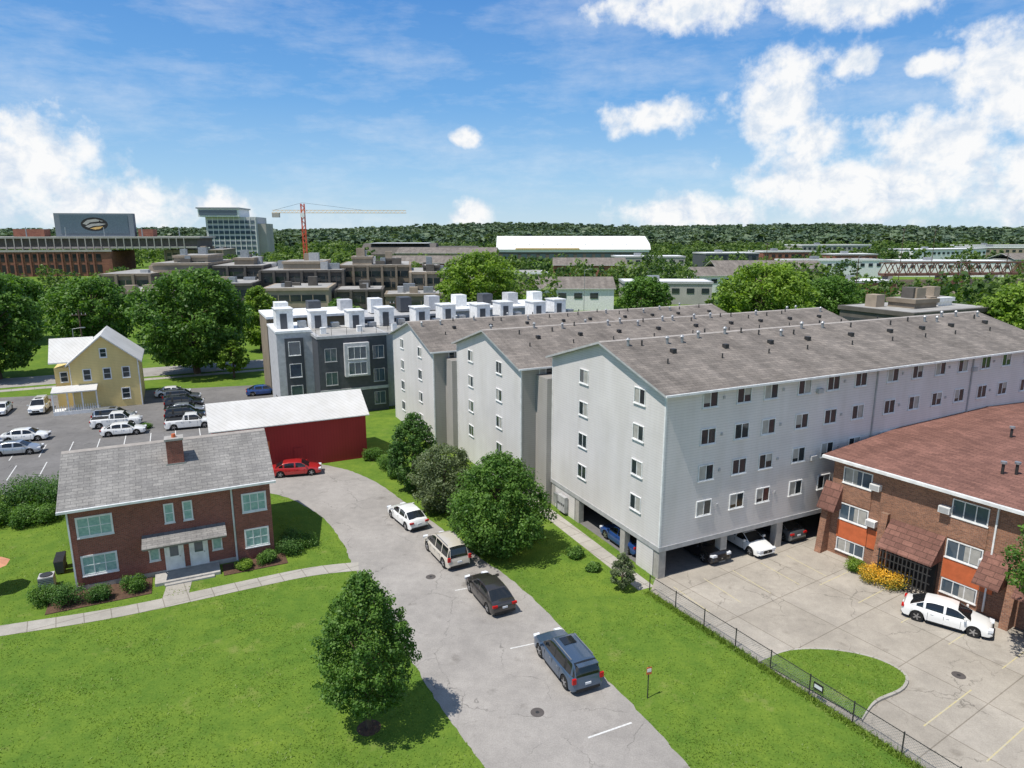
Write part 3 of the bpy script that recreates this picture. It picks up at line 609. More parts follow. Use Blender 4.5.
def crown(h0,h1,r,shape,K,n,ls,lob=.34,twigs=0):
    C=[];SH=[];OW=[];cent=[]
    K2=K+twigs
    t=np.concatenate([np.clip((np.arange(K)+rng.random(K))/K,0.02,.97),rng.uniform(.03,.99,twigs)]); ang=np.arange(K2)*2.4+rng.random(K2)*.9
    pr=prof[shape](t); rad=r*pr*(.35+.5*np.sqrt(rng.random(K2))); R=r*lob*(.45+.55*pr)*rng.uniform(.75,1.25,K2)
    if twigs: # small sprays that break the outline
        rad[K:]=r*pr[K:]*rng.uniform(.86,1.08,twigs); R[K:]=r*rng.uniform(.09,.16,twigs)
    wts=R**2/np.sum(R**2)
    for k in range(K2):
        c=np.array((math.cos(ang[k])*rad[k],math.sin(ang[k])*rad[k],h0+(h1-h0)*t[k]*.97)); 
        if k<K: cent.append(c)
        m=max(10,int(n*wts[k])); u=unit(m); rr=R[k]*(rng.random(m)**.35)*rng.uniform(.8,1.18,m)
        p=c+u*rr[:,None]*np.array((1,1,.8)); C.append(p); OW.append(u)
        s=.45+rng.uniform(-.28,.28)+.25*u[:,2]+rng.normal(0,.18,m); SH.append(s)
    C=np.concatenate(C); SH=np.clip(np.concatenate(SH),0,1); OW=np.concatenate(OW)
    return quads(C,ls*rng.uniform(.6,1.3,len(C)),outw=OW*.7),SH,cent
def tree(name,x,y,h,r,h0,shape,n,ls,leaf,K=40,tr=.14,lob=.34):
    E=empty(name,(x,y,0),random.uniform(0,6))
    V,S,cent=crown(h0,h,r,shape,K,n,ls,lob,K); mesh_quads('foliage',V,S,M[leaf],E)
    T=Part('trunk',E); pts=[Vector((0,0,0)),Vector((.05*r,.02*r,h*.3)),Vector((-.03*r,.04*r,h*.6)),Vector((0,0,h*.9))]; rs=[tr*1.3,tr,tr*.6,tr*.15]
    for a,b,ra,rb in zip(pts[:-1],pts[1:],rs[:-1],rs[1:]): T.cyl(a,b,ra,rb,8,'bark')
    for c in cent[::2]:
        z=max(h0*.8,c[2]*.72); 
        if z<c[2]: T.cyl((0,0,z),c,tr*.32,tr*.08,5,'bark')
    T.build(); return E
tree('maple_tree',-7.1,29.4,8.6,2.35,1.35,'egg',26000,.08,'leaf_mid',130,.12,.25)
MU=Part('mulch_ring',None,(-7.1,29.4,0)); MU.cyl((0,0,0),(0,0,.05),.6,.5,16,'mulch'); MU.build()
tree('ash_tree',-1.0,48.6,7.9,3.7,.3,'oval',33000,.105,'leaf_mid',95,.18,.29)
tree('grey_leaf_tree',-6.0,56.4,6.1,2.75,.3,'round',17000,.10,'leaf_grey',60,.14,.30)
tree('pear_tree',-9.3,61.5,7.7,2.3,.4,'oval',16000,.11,'leaf_dark',55,.14,.32)
tree('ornamental_tree',7.6,42.9,2.7,.85,.3,'oval',5000,.06,'leaf_grey',26,.05,.36)
tree('street_tree',30.4,33.6,9.0,3.0,3.5,'round',15000,.10,'leaf_mid',50,.15,.32)
tree('oak_tree',-55,117,18,9.2,1.8,'round',26000,.30,'leaf_mid',90,.5,.25)
tree('oak_tree',-85,138,15,8.5,2,'round',17000,.32,'leaf_mid',70,.4,.26)
tree('oak_tree',-86,112,18.5,7,2,'oval',17000,.32,'leaf_mid',70,.4,.27)
tree('linden_tree',-52,140,13.5,4.4,1.5,'oval',9000,.28,'leaf_bright',40,.3,.33)
tree('linden_tree',-38,150,10,4.0,1.5,'oval',7000,.28,'leaf_mid',40,.3,.33)
tree('linden_tree',-70,160,11,4.5,1.5,'oval',7000,.28,'leaf_bright',40,.3,.33)
tree('linden_tree',-47,113,6.5,2.4,1.2,'oval',5000,.2,'leaf_bright',30,.15,.33)
tree('oak_tree',-8,165,19.5,9.5,2,'round',17000,.36,'leaf_bright',75,.5,.26)
tree('oak_tree',56,152,17.5,10,2,'round',17000,.36,'leaf_bright',75,.5,.26)
tree('oak_tree',90,120,15,7.5,2,'round',15000,.32,'leaf_bright',65,.5,.26)
tree('oak_tree',76,165,13.5,8,2,'round',12000,.34,'leaf_mid',60,.5,.27)
tree('oak_tree',34,175,13,7,2,'round',10000,.34,'leaf_mid',60,.5,.27)
tree('oak_tree',-112,150,15,9,2,'round',13000,.38,'leaf_mid',60,.5,.27)
def bush(name,x,y,r,h,n,ls,leaf,K=14,sx=1.0,rot=0):
    E=empty(name,(x,y,0),rot); C=[];S=[];O=[]
    for k in range(K):
        a=random.uniform(0,6.28); q=math.sqrt(random.random())*.62; c=np.array((math.cos(a)*q*r*sx,math.sin(a)*q*r,h*random.uniform(.35,.62))); m=n//K
        u=unit(m); C.append(c+u*np.array((r*.42,r*.42,h*.42))*(rng.random(m)**.3)[:,None]*rng.uniform(.85,1.15,m)[:,None]); O.append(u)
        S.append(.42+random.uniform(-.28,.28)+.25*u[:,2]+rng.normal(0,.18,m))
    C=np.concatenate(C); C[:,2]=np.maximum(C[:,2],.03)
    mesh_quads('foliage',quads(C,ls*rng.uniform(.6,1.3,len(C)),outw=np.concatenate(O)*.6),np.clip(np.concatenate(S),0,1),M[leaf],E)
    T=Part('stems',E)
    for k in range(6):
        a=k*1.05; T.cyl((0,0,0),(math.cos(a)*r*.5*sx,math.sin(a)*r*.5,h*.6),.03,.01,5,'bark')
    T.build(); return E
def hl(lx,ly): return -29.8+.899*lx-.4375*ly, 42.6+.4375*lx+.899*ly
for lx,ly,r_,h_,lf in ((-.3,-1.9,1.25,1.6,'leaf_dark'),(1.5,-2.0,.9,1.1,'leaf_dark'),(3.6,-1.6,1.0,1.15,'leaf_mid'),(-1.8,-.8,1.0,1.4,'leaf_mid'),(10.6,-1.5,.8,.7,'leaf_bright'),(12.2,-1.3,.9,.9,'leaf_mid'),(13.9,-.4,1.3,1.3,'leaf_dark'),(15.2,.4,1.2,1.0,'leaf_mid'),(14.4,1.6,1.1,1.2,'leaf_mid')):
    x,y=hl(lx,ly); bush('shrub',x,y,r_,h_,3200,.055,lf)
M2=Part('garden_bed',BH); M2.box(-1.5,4.6,-2.6,-.07,0,.05,'mulch'); M2.box(9.2,13.6,-2.1,-.3,0,.05,'mulch'); M2.build()
for x,y,r_,h_ in ((-47,55,3.2,3.2),(-43.5,57,2.8,2.8),(-40,57.5,2.6,3.0),(-37.5,56.0,2.2,2.4),(-51,54,3,3.4),(-36.5,40.2,1.3,1.1),(-39,39.5,1.1,.8),(-43,46,1.8,1.6),(-34.8,57.8,1.8,1.8),(-44,53,2.2,2.0),(-40.5,54,2,1.6)):
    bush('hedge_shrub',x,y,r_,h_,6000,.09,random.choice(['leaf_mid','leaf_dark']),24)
for x,y,r_,h_ in ((-11.6,65,1.2,1.0),(-13,67.5,1.4,1.6),(-3.5,53,1,.8),(1.6,51.2,1.2,1.0),(4.8,47.8,.8,.7),(5.9,45.6,.6,.6),(-46,82.5,.9,.7),(-15,70,1.2,1.4)):
    bush('shrub',x,y,r_,h_,2500,.07,'leaf_mid')
bush('flowering_shrub',26.0,43.6,1.5,1.2,9000,.05,'flower',30,1.5,-.98)
bush('flowering_shrub',24.9,45.6,.9,.9,3500,.05,'leaf_bright',14)
def proto(n,ls,K):
    V,S,_=crown(.12,1,.46,'round',K,n,ls,.36,K//3); return V.reshape(-1,4,3),S
def mass(name,pts,protos,mat):
    Vs=[];Ss=[]
    for (x,y,z,h,w) in pts:
        V,S=protos[rng.integers(len(protos))]; a=rng.random()*6.28; ca,sa=math.cos(a),math.sin(a)
        X=V[...,0]*ca-V[...,1]*sa; Y=V[...,0]*sa+V[...,1]*ca
        Vs.append(np.stack([X*w+x,Y*w+y,V[...,2]*h+z],-1).reshape(-1,3)); Ss.append(np.clip(S+rng.normal(0,.25),0,1))
    mesh_quads(name,np.concatenate(Vs),np.concatenate(Ss),mat)
def hill(x,y):
    t=np.clip((y-950)/1500,0,1); t=t*t*(3-2*t)
    return t*(25+9*np.sin(x*.0021+1)+6*np.sin(x*.0055+2)+ (7*np.clip((x-300)/1500,0,1)))
blocks=[(-130,0,178,262),(-420,-140,340,480),(-30,135,560,670),(-130,-15,545,630),(60,95,105,135),(-270,-180,530,600),(118,400,262,330)]+[(x-5,x+w_+6,y-(38 if i>2 else 12),y+d_+8) for i,(x,y,w_,d_,_,_) in enumerate(far)]
pts=[]
tries=0
while len(pts)<1750 and tries<26000:
    tries+=1
    y=130+ (1000-130)*rng.random()**.75; a=rng.uniform(-.92,.92); x=a*y
    if any(b[0]<x<b[1] and b[2]<y<b[3] for b in blocks): continue
    h=rng.uniform(8.5,14.5)
    if a<-.12 and y<420:
        if y<270:
            if y<148 or rng.random()<.3: continue
            h=rng.uniform(5.5,9)
        elif a<-.42: 
            if rng.random()<.4: continue
            h=rng.uniform(6,10)
    if y<185 and -.12<=a<.3: continue
    if y<150 and a<.75: continue
    if -.06<a<.24 and 400<y<600: continue
    if -.25<a<-.06 and 430<y<560 and rng.random()<.7: continue
    if a<-.3 and y<900 and y>420 and rng.random()<.5: continue
    if abs((y-165)-(x+60)*.365)<9 and x<200: continue
    if rng.random()<.25 and math.sin(x*.02)*math.cos(y*.017)>.2: continue
    pts.append((x,y,hill(x,y)-.2,h,h*rng.uniform(.85,1.2)))
pr=[proto(400,.055,24) for _ in range(4)]
mass('distant_trees',[p for p in pts if p[1]<420],pr,M['leaf_far'])
pr2=[proto(140,.092,12) for _ in range(4)]
mass('distant_woods',[p for p in pts if p[1]>=420],pr2,M['leaf_far'])
pts=[]
for k in range(4800):
    y=880+1900*rng.random()**1.1; x=rng.uniform(-.95,.95)*y; h=rng.uniform(10,23); pts.append((x,y,float(hill(x,y))-1,h,h*rng.uniform(1.1,2.1)))
pr3=[proto(44,.17,8) for _ in range(4)]
mass('horizon_woods',pts,pr3,M['leaf_horizon'])
H=Part('hills'); nx,ny=50,24
gx=np.linspace(-5000,5000,nx+1); gy=np.linspace(940,6500,ny+1)
for j in range(ny):
    for i in range(nx):
        q=[(gx[i],gy[j]),(gx[i+1],gy[j]),(gx[i+1],gy[j+1]),(gx[i],gy[j+1])]; H.face([(a,b,float(hill(a,b))-.3+ (0.35 if b>945 else 0)) for a,b in q],'hill')
H.build(True)
def inpoly(X,Y,poly):
    r=np.zeros(len(X),bool); n=len(poly)
    for i in range(n):
        x1,y1=poly[i]; x2,y2=poly[(i+1)%n]
        c=((y1>Y)!=(y2>Y))&(X<(x2-x1)*(Y-y1)/((y2-y1)+1e-12)+x1); r^=c
    return r
N=200000; Yg=20+46*rng.random(N)**1.3; Xg=rng.uniform(-1.0,.75,N)*Yg
lotp=[(9.3,42.6),(10.2,44.4),(24.3,51.2),(80,30),(80,-5),(37.6,-5)]
apf=[(10.3,44.2),(51.7,64.4),(44.9,78.3),(3.5,58.2)]
hf=[hl(-2,-2.8),hl(14,-2.3),hl(13.5,10),hl(-.5,10)]
keep=~(inpoly(Xg,Yg,drive_poly)|inpoly(Xg,Yg,lotp)|inpoly(Xg,Yg,apf)|inpoly(Xg,Yg,hf)|inpoly(Xg,Yg,carlot))
cl=np.array(catmull([(-60,32),(-38,35.8),(-31.4,37.9),(-25.2,40.1),(-18.3,43.6),(-14.5,45.4),(-11.3,46.2)]))
ysw=np.interp(Xg,cl[:,0],cl[:,1]); keep&=~((np.abs(Yg-ysw)<.8)&(Xg<-11))
keep&=~(np.abs((Xg-9.3)*.906+(Yg-43)*.423)<.75)|(Yg<42)
def lf_(X,Y): return .5+.22*np.sin(X*.7+np.sin(Y*.5)*2)+.2*np.sin(Y*1.1+X*.3+1.5*np.sin(X*.35))+.15*np.sin(X*2.3+1.7*np.sin(Y*1.9))
keep&=rng.random(N)<np.clip(lf_(Xg,Yg)*1.1,.15,1)
Xg=Xg[keep];Yg=Yg[keep]
# taller unmown tufts along the fence and island
mt=9000; tt=rng.random(mt); fx=9.4+19.1*tt+rng.normal(-.15,.16,mt); fy=42.5-32*tt+rng.normal(-.08,.1,mt)
Xi=rng.uniform(14,22,5000); Yi=rng.uniform(29.5,36,5000); ki=inpoly(Xi,Yi,isl); Xi=Xi[ki];Yi=Yi[ki]
n0=len(Xg); hgt=np.concatenate([rng.uniform(.02,.05,n0),rng.uniform(.06,.20,mt),rng.uniform(.02,.06,len(Xi))])
zb=np.concatenate([np.full(n0+mt,.02),np.full(len(Xi),.14)]); Xg=np.concatenate([Xg,fx,Xi]); Yg=np.concatenate([Yg,fy,Yi]); n=len(Xg)
C=np.stack([Xg,Yg,zb],-1); a=rng.random(n)*6.28; wv=np.stack([np.cos(a),np.sin(a),0*a],-1)*rng.uniform(.012,.04,n)[:,None]
up=np.stack([rng.normal(0,1.1,n)*np.minimum(hgt,.07),rng.normal(0,1.1,n)*np.minimum(hgt,.07),hgt],-1)
V=np.empty((n,4,3)); V[:,0]=C-wv-[0,0,.015]; V[:,1]=C+wv-[0,0,.015]; V[:,2]=C+wv*.5+up; V[:,3]=C-wv*.5+up
mesh_quads('lawn_grass',V.reshape(-1,3),np.clip(rng.normal(.5,.2,n)*.6+lf_(Xg*.5,Yg*.5)*.4,0,1),M['grassblade'])
# ------------------------------------------------------------------ vehicles
KINDS={
'sedan':dict(L=4.85,W=1.84,H=1.46,deck=[(0,.58),(.008,.80),(.03,.98),(.16,1.02),(.5,.95),(.74,.97),(.93,.78),(.975,.68),(1,.45)],
  gh=[(.09,.99),(.25,1.39),(.36,1.46),(.54,1.45),(.61,1.38),(.76,.955)],pil=[(.235,.275),(.465,.49)]),
'suv':dict(L=5.0,W=1.98,H=1.77,deck=[(0,.55),(.008,.85),(.02,1.08),(.5,1.05),(.74,1.10),(.93,.98),(.98,.82),(1,.5)],
  gh=[(.012,1.08),(.06,1.62),(.10,1.74),(.52,1.77),(.60,1.70),(.76,1.09)],pil=[(.20,.25),(.44,.465),(.06,.09)]),
'van':dict(L=5.05,W=1.95,H=1.75,deck=[(0,.55),(.008,.85),(.02,1.0),(.6,.98),(.84,1.0),(.95,.80),(.985,.68),(1,.45)],
  gh=[(.012,1.0),(.05,1.6),(.09,1.72),(.58,1.74),(.66,1.64),(.86,.99)],pil=[(.27,.30),(.50,.53),(.06,.085)]),
'pickup':dict(L=5.7,W=1.98,H=1.85,deck=[(0,.55),(.006,.9),(.012,1.2),(.36,1.2),(.74,1.14),(.95,1.05),(.985,.9),(1,.55)],
  gh=[(.365,1.19),(.385,1.72),(.42,1.84),(.60,1.84),(.66,1.75),(.76,1.13)],pil=[(.48,.50),(.385,.405)])}
def car(name,x,y,dirx,diry,kind,pnt):
    k=KINDS[kind]; Lc_,Wc,Hc=k['L'],k['W'],k['H']; ang=math.atan2(diry,dirx)
    E=empty(name,(x,y,.012),ang); B=Part('body',E); rw=.345 if kind=='sedan' else .385; ar=rw+.07
    xw=[.185*Lc_,.80*Lc_]; dx=np.array([p[0] for p in k['deck']])*Lc_; dz=np.array([p[1] for p in k['deck']])
    xs=sorted(set([0,.02,.05,.1]+[round(v,3) for v in np.linspace(.15,Lc_-.15,60)]+[Lc_-.1,Lc_-.05,Lc_-.02,Lc_]))
    rows=[]
    for X in xs:
        u=abs(2*X/Lc_-1); hw=Wc/2*(1-.035*u**2-.13*u**9); zd=float(np.interp(X,dx,dz)); zb=.24+.14*max(0,(u-.93)/.07)
        for c in xw:
            q=ar**2-(X-c)**2
            if q>0: zb=max(zb,rw+math.sqrt(q)-.02)
        zb=min(zb,zd-.12); m1=max(zb+.04,.5*zd+.08); m1=min(m1,zd-.1); m2=max(m1+.02,zd-.1)
        sec=[(0,zb),(hw*.80,zb),(hw*.97,zb),(hw*.995,zb+.03),(hw,m1),(hw*.965,m2),(hw*.90,zd-.02),(hw*.80,zd),(0,zd+.035)]
        rows.append((X,sec))
    def rib(rows,mf):
        n=len(rows[0][1]); full=[]
        for X,sec in rows:
            full.append([(X-Lc_/2,yy,zz) for yy,zz in sec]+[(X-Lc_/2,-yy,zz) for yy,zz in sec[::-1]])
        for i in range(len(full)-1):
            for j in range(2*n-1):
                jj=j if j<n else 2*n-2-j
                if j==n-1: continue
                B.face([full[i][j],full[i+1][j],full[i+1][j+1],full[i][j+1]],mf((rows[i][0]+rows[i+1][0])/2,jj,i))
        B.face(full[0],mf(rows[0][0],99,0)); B.face(full[-1][::-1],mf(rows[-1][0],99,0))
    rib(rows,lambda X,j,i:'black' if j in (0,1) else pnt)
    gx_=np.array([p[0] for p in k['gh']])*Lc_; gz=np.array([p[1] for p in k['gh']])
    rows2=[]; g0,g1=gx_[0],gx_[-1]
    for X in np.linspace(g0,g1,46):
        zr_=float(np.interp(X,gx_,gz)); zd=float(np.interp(X,dx,dz)); u=abs(2*X/Lc_-1); hw=Wc/2*(1-.035*u**2-.13*u**9)
        f=max(0,min(1,(zr_-zd)/(Hc-1.0))); zt=max(zr_,zd+.01)
        yt=hw*(.885-.17*f)
        rows2.append((X,[(hw*.885,zd-.03),(hw*.88,zd),(yt+.0,zd+(zt-zd)*.90),(yt-.05,zt),(yt*.55,zt+.018*f+.005),(0,zt+.028*f+.008)]))
    def mf2(X,j,i):
        X=max(g0,min(g1,X)); s=(np.interp(X+.05,gx_,gz)-np.interp(X-.05,gx_,gz))/.1
        if j==99: return pnt
        if j==0: return 'black'
        if j==1:
            for a,b in k['pil']:
                if a*Lc_<X<b*Lc_: return pnt if kind!='suv' or a<.1 else 'black'
            zr_=np.interp(X,gx_,gz); zd=np.interp(X,dx,dz)
            return 'cglass' if zr_-zd>.14 else pnt
        if abs(s)>.42:
            return pnt if j==2 else 'cglass'
        return pnt
    rib(rows2,mf2)
    hw=Wc/2
    zsh=float(np.interp(.5*Lc_,dx,dz))
    for sg in (-1,1):
        for fx in ((.30,.475,.66) if kind!='pickup' else (.39,.5,.66)):
            B.box(fx*Lc_-Lc_/2-.008,fx*Lc_-Lc_/2+.008,sg*hw*.99-.006,sg*hw*.99+.006,.34,zsh-.12,'black')
        for fx in (.33,.50): B.box(fx*Lc_-Lc_/2,fx*Lc_-Lc_/2+.16,sg*hw*.985-.025,sg*hw*.985+.025,zsh-.2,zsh-.165,'rim' if kind!='sedan' else pnt)
        B.box(.03-.5*Lc_+.18*Lc_+.5,.5*Lc_-.2*Lc_-.55,sg*hw*.97-.03,sg*hw*.97+.03,.22,.30,'black')
        mx=.70*Lc_-Lc_/2 if kind!='van' else .77*Lc_-Lc_/2
        B.obox((mx,sg*(hw+.09),zsh+.10),(.06,0,0),(0,.11,0),(0,0,.075),pnt)
        zt=.78 if kind=='sedan' else .92
        B.obox((Lc_/2-.13,sg*(hw*.72),zt-.12),(.13,-sg*.05,0),(0,.19,0),(0,0,.075),'head')
        if kind=='suv' or kind=='van': B.obox((-Lc_/2+.05,sg*(hw*.84),zt+.02),(.06,0,0),(0,.11,0),(0,0,.15),'tail')
        else: B.obox((-Lc_/2+.06,sg*(hw*.74),zt+.04),(.07,0,0),(0,.17,0),(0,0,.07),'tail')
        if kind in('suv','van'): B.beam((-.36*Lc_,sg*hw*.66,Hc+.035),(.06*Lc_,sg*hw*.66,Hc+.045),.028,'rim')
    B.box(Lc_/2-.06,Lc_/2+.012,-.42,.42,.42,.64,'black'); B.box(Lc_/2-.02,Lc_/2+.02,-.06,.06,.5,.58,'rim')
    B.box(-Lc_/2-.015,-Lc_/2+.05,-.72,.72,.28,.44,'black'); B.box(-Lc_/2-.02,-Lc_/2+.03,-.17,.17,.62,.74,'plate')
    if kind=='suv': B.box(.02*Lc_-Lc_/2-.10,.06*Lc_-Lc_/2+.02,-.6,.6,Hc-.06,Hc-.02,pnt); B.box(-.10*Lc_,.04*Lc_,-.38,.38,Hc+.035,Hc+.052,'cglass')
    if kind=='pickup': B.box(.03*Lc_-Lc_/2,.35*Lc_-Lc_/2,-.72,.72,1.19,1.243,'black')
    B.build(True,32)
    Wh=Part('wheels',E)
    for c in xw:
        for sg in (-1,1):
            cx=c-Lc_/2; y1=sg*(hw-.03); y0=sg*(hw-.25)
            Wh.cyl((cx,y0,rw),(cx,y1,rw),rw,rw,24,'tire'); Wh.cyl((cx,y1,rw),(cx,y1+sg*.006,rw),rw*.66,rw*.64,20,'black')
            for q in range(5):
                a=q*2*math.pi/5; v=Vector((math.cos(a),0,math.sin(a))); t=Vector((-math.sin(a),0,math.cos(a)))
                Wh.obox(Vector((cx,y1+sg*.012,rw))+v*rw*.32,v*rw*.32,Vector((0,.008,0)),t*.035,'rim')
            Wh.cyl((cx,y1,rw),(cx,y1+sg*.025,rw),.07,.06,10,'rim')
        Wh.box(c-Lc_/2-.05,c-Lc_/2+.05,-hw+.25,hw-.25,rw-.05,rw+.05,'black')
    Wh.build(); return E
pw=paint('white_paint',(.78,.78,.76),.0); pbl=paint('steel_blue_paint',(.075,.12,.19),.5); pdk=paint('dark_bronze_paint',(.05,.044,.042),.4)
pbe=paint('champagne_paint',(.58,.53,.45),.1); prd=paint('red_paint',(.42,.02,.02),.1); psl=paint('silver_paint',(.42,.44,.46),.6); pbk=paint('black_paint',(.015,.015,.018),.2); pblu=paint('blue_paint',(.02,.07,.25),.3); pgr=paint('grey_paint',(.14,.15,.16),.5)
car('parked_suv',3.05,34.2,-.40,.917,'suv',pbl)
car('parked_car',-1.5,41.6,-.44,.898,'sedan',pdk)
car('parked_minivan',-5.0,47.8,-.48,.877,'van',pbe)
car('parked_car',-8.9,54.2,-.55,.835,'sedan',pw)
car('parked_car',-21.9,65.9,.97,.25,'sedan',prd)
car('parked_car',27.3,38.7,.80,-.60,'sedan',pw)
car('parked_car',18.2,49.6,.4375,-.899,'sedan',pw)
car('parked_suv',14.4,48.6,.4375,-.899,'suv',pbk)
car('parked_car',21.6,52.2,-.4375,.899,'sedan',pgr)
car('parked_car',8.9,49.9,-.4375,.899,'sedan',pblu)
for x,y,dx_,dy_,kd,pt in ((-65,91,.4,-.9,'suv',pw),(-69.5,90,.4,-.9,'sedan',pw),(-74,88,.4,-.9,'suv',psl),(-57.5,77.5,.95,.3,'sedan',pw),(-55,72.5,.95,.3,'sedan',psl),(-61,75,.95,.3,'sedan',pgr),(-51.8,86.0,.95,.3,'suv',psl),(-47.3,80.0,.93,.36,'sedan',pw),(-50.2,83.6,.93,.36,'pickup',pw),(-40.6,83.0,.93,.36,'pickup',pw),(-42.8,86.6,.93,.36,'suv',pbk),(-44.4,89.8,.93,.36,'sedan',psl),(-46.0,93,.93,.36,'suv',pbk),(-48,96.6,.93,.36,'suv',pgr),(-37.8,101,.93,.4,'sedan',pblu),(-51,100,.93,.36,'sedan',pw),(-70,66,.95,.3,'sedan',pw)):
    car({'pickup':'pickup_truck','suv':'parked_suv','sedan':'parked_car'}[kd],x,y,dx_,dy_,kd,pt)
# ------------------------------------------------------------------ fences, signs, poles
def fence(name,a,b,h=1.2,sp=2.4,mesh=True):
    a=Vector((*a,0));b=Vector((*b,0)); D=b-a; n=max(1,int(D.length/sp)); u=D.normalized(); P=Part(name)
    for k in range(n+1):
        p=a+D*k/n; P.cyl(p,p+Vector((0,0,h+.08)),.035,.035,6,'darkmetal')
    P.beam(a+Vector((0,0,h)),b+Vector((0,0,h)),.022,'darkmetal'); P.beam(a+Vector((0,0,.08)),b+Vector((0,0,.08)),.01,'darkmetal')
    if mesh:
        s=0
        while s<D.length-h:
            p=a+u*s; P.beam(p+Vector((0,0,.05)),p+u*h+Vector((0,0,h)),.0055,'metal'); P.beam(p+Vector((0,0,h)),p+u*h+Vector((0,0,.05)),.0055,'metal'); s+=.16
    return P.build()
fence('chain_link_fence',(9.4,42.5),(28.5,10.5))
fence('wooden_fence',(-36.5,60.9),(-52,57.0),1.6,2.2,False)
fence('metal_fence',(-39,109),(-31,97),1.8,2.0,True)
s=Part('parking_sign',None,(7.15,31.6,0),.3); s.cyl((0,0,0),(0,0,1.9),.03,.03,8,'darkmetal'); s.box(-.15,.15,-.05,-.032,1.45,1.88,'rust'); s.box(-.12,.12,-.056,-.051,1.6,1.8,'trim'); s.build()
s=Part('fence_sign',None,(16.0,31.3,0),-1.03); s.box(-.28,.28,-.08,-.05,.7,1.1,'black'); s.box(-.22,.22,-.086,-.081,.8,1.0,'plate'); s.build()
def lamp(x,y,h):
    P=Part('street_lamp',None,(x,y,0)); P.cyl((0,0,0),(0,0,.5),.16,.14,8,'conc'); P.cyl((0,0,.5),(0,0,h),.09,.06,8,'metal'); P.cyl((0,0,h),(1.4,0,h+.25),.05,.04,6,'metal'); P.obox((1.7,0,h+.25),(.35,0,0),(0,.14,0),(0,0,.06),'metal'); P.build()
for x,y,h in ((-70,108,9),(-40,123,9),(-30,128,9),(70,210,15),(120,240,16),(170,262,16),(20,190,14),(240,290,18),(290,330,20)): lamp(x,y,h)
def upole(x,y,h):
    P=Part('utility_pole',None,(x,y,0),.3); P.cyl((0,0,0),(0,0,h),.16,.11,8,'bark'); P.box(-1.2,1.2,-.06,.06,h-1,h-.85,'bark')
    for q in (-1,-.4,.4,1): P.cyl((q,0,h-.85),(q,0,h-.6),.05,.04,6,'trim')
    P.build()
for x,y,h in ((-20,118,13),(150,210,18),(185,330,26),(215,355,26),(110,300,20),(-75,118,11),(95,190,17)): upole(x,y,h)
U=Part('patio_umbrella',None,(-35.6,42.6,0)); U.cyl((0,0,0),(0,0,2.3),.03,.03,6,'metal'); U.cyl((0,0,1.95),(0,0,2.45),1.25,.05,8,pm('umbrella_cloth',(.62,.30,.18))); U.build()
D=Part('dumpster',None,(-31.5,93.5,0),ANG); D.hexa([(-1.3,-.8,.15),(1.3,-.8,.15),(1.3,.8,.15),(-1.3,.8,.15),(-1.5,-.95,1.6),(1.5,-.95,1.6),(1.5,.95,1.6),(-1.5,.95,1.6)],prd); D.box(-1.52,1.52,-.97,.97,1.6,1.68,'black')
for q in (-1.1,-.4,.3,1.0): D.box(q,q+.08,-.96,-.9,.3,1.5,prd)
D.build()
for i,(x,y) in enumerate(((-32.6,45.2),(-33.0,46.0))):
    T=Part('rubbish_bin',None,(x,y,0),ANG); T.hexa([(-.25,-.28,.1),(.25,-.28,.1),(.25,.28,.1),(-.25,.28,.1),(-.3,-.35,1.0),(.3,-.35,1.0),(.3,.35,1.0),(-.3,.35,1.0)],'charcoal'); T.hexa([(-.32,-.38,1.0),(.32,-.38,1.0),(.32,.38,1.02),(-.32,.38,1.02),(-.3,-.34,1.06),(.3,-.34,1.06),(.3,.36,1.12),(-.3,.36,1.12)],'black')
    for s_ in (-.24,.24): T.cyl((s_-.03,.3,.12),(s_+.03,.3,.12),.12,.12,10,'tire')
    T.build()
# ------------------------------------------------------------------ camera
cam=bpy.data.cameras.new('camera'); co=bpy.data.objects.new('camera',cam); COL.objects.link(co)
cam.sensor_width=36; cam.lens=24; cam.clip_end=12000; cam.clip_start=.1
co.location=(0,0,24); co.rotation_euler=(math.radians(90-12.5),0,0); scene.camera=co
# ------------------------------------------------------------------ light
EL=math.radians(64); sx,sy=-.82,-.57; nn=math.hypot(sx,sy); sx/=nn; sy/=nn
sd=Vector((sx*math.cos(EL),sy*math.cos(EL),math.sin(EL)))
sl=bpy.data.lights.new('sun','SUN'); sl.energy=5.0; sl.angle=math.radians(.5); sl.color=(1,.95,.87)
so_=bpy.data.objects.new('sun',sl); COL.objects.link(so_); so_.rotation_euler=sd.to_track_quat('Z','Y').to_euler(); so_.location=(0,0,60)
wd=bpy.data.worlds.new('World'); scene.world=wd; wd.use_nodes=True; nt=wd.node_tree; nt.nodes.clear()
sky=nt.nodes.new('ShaderNodeTexSky'); sky.sky_type='NISHITA'; sky.sun_disc=False; sky.sun_elevation=EL; sky.sun_rotation=math.atan2(sx,sy)
sky.air_density=1.0; sky.dust_density=.3; sky.ozone_density=3.0
tc=nt.nodes.new('ShaderNodeTexCoord').outputs['Generated']; sp=nt.nodes.new('ShaderNodeSeparateXYZ'); nt.links.new(tc,sp.inputs[0])
az=mth(nt,'MULTIPLY',mth(nt,'ARCTAN2',sp.outputs[0],sp.outputs[1]),57.2958); el=mth(nt,'MULTIPLY',mth(nt,'ARCSINE',sp.outputs[2]),57.2958)
bg=nt.nodes.new('ShaderNodeBackground'); bg.inputs[1].default_value=.13
tr_=nt.nodes.new('ShaderNodeValToRGB'); nt.links.new(mth(nt,'MULTIPLY',el,1/60,True),tr_.inputs[0]); ce=tr_.color_ramp.elements
ce[0].position=0; ce[0].color=(4.1,5.6,6.8,1); ce[1].position=1; ce[1].color=(1.3,2.1,3.6,1)
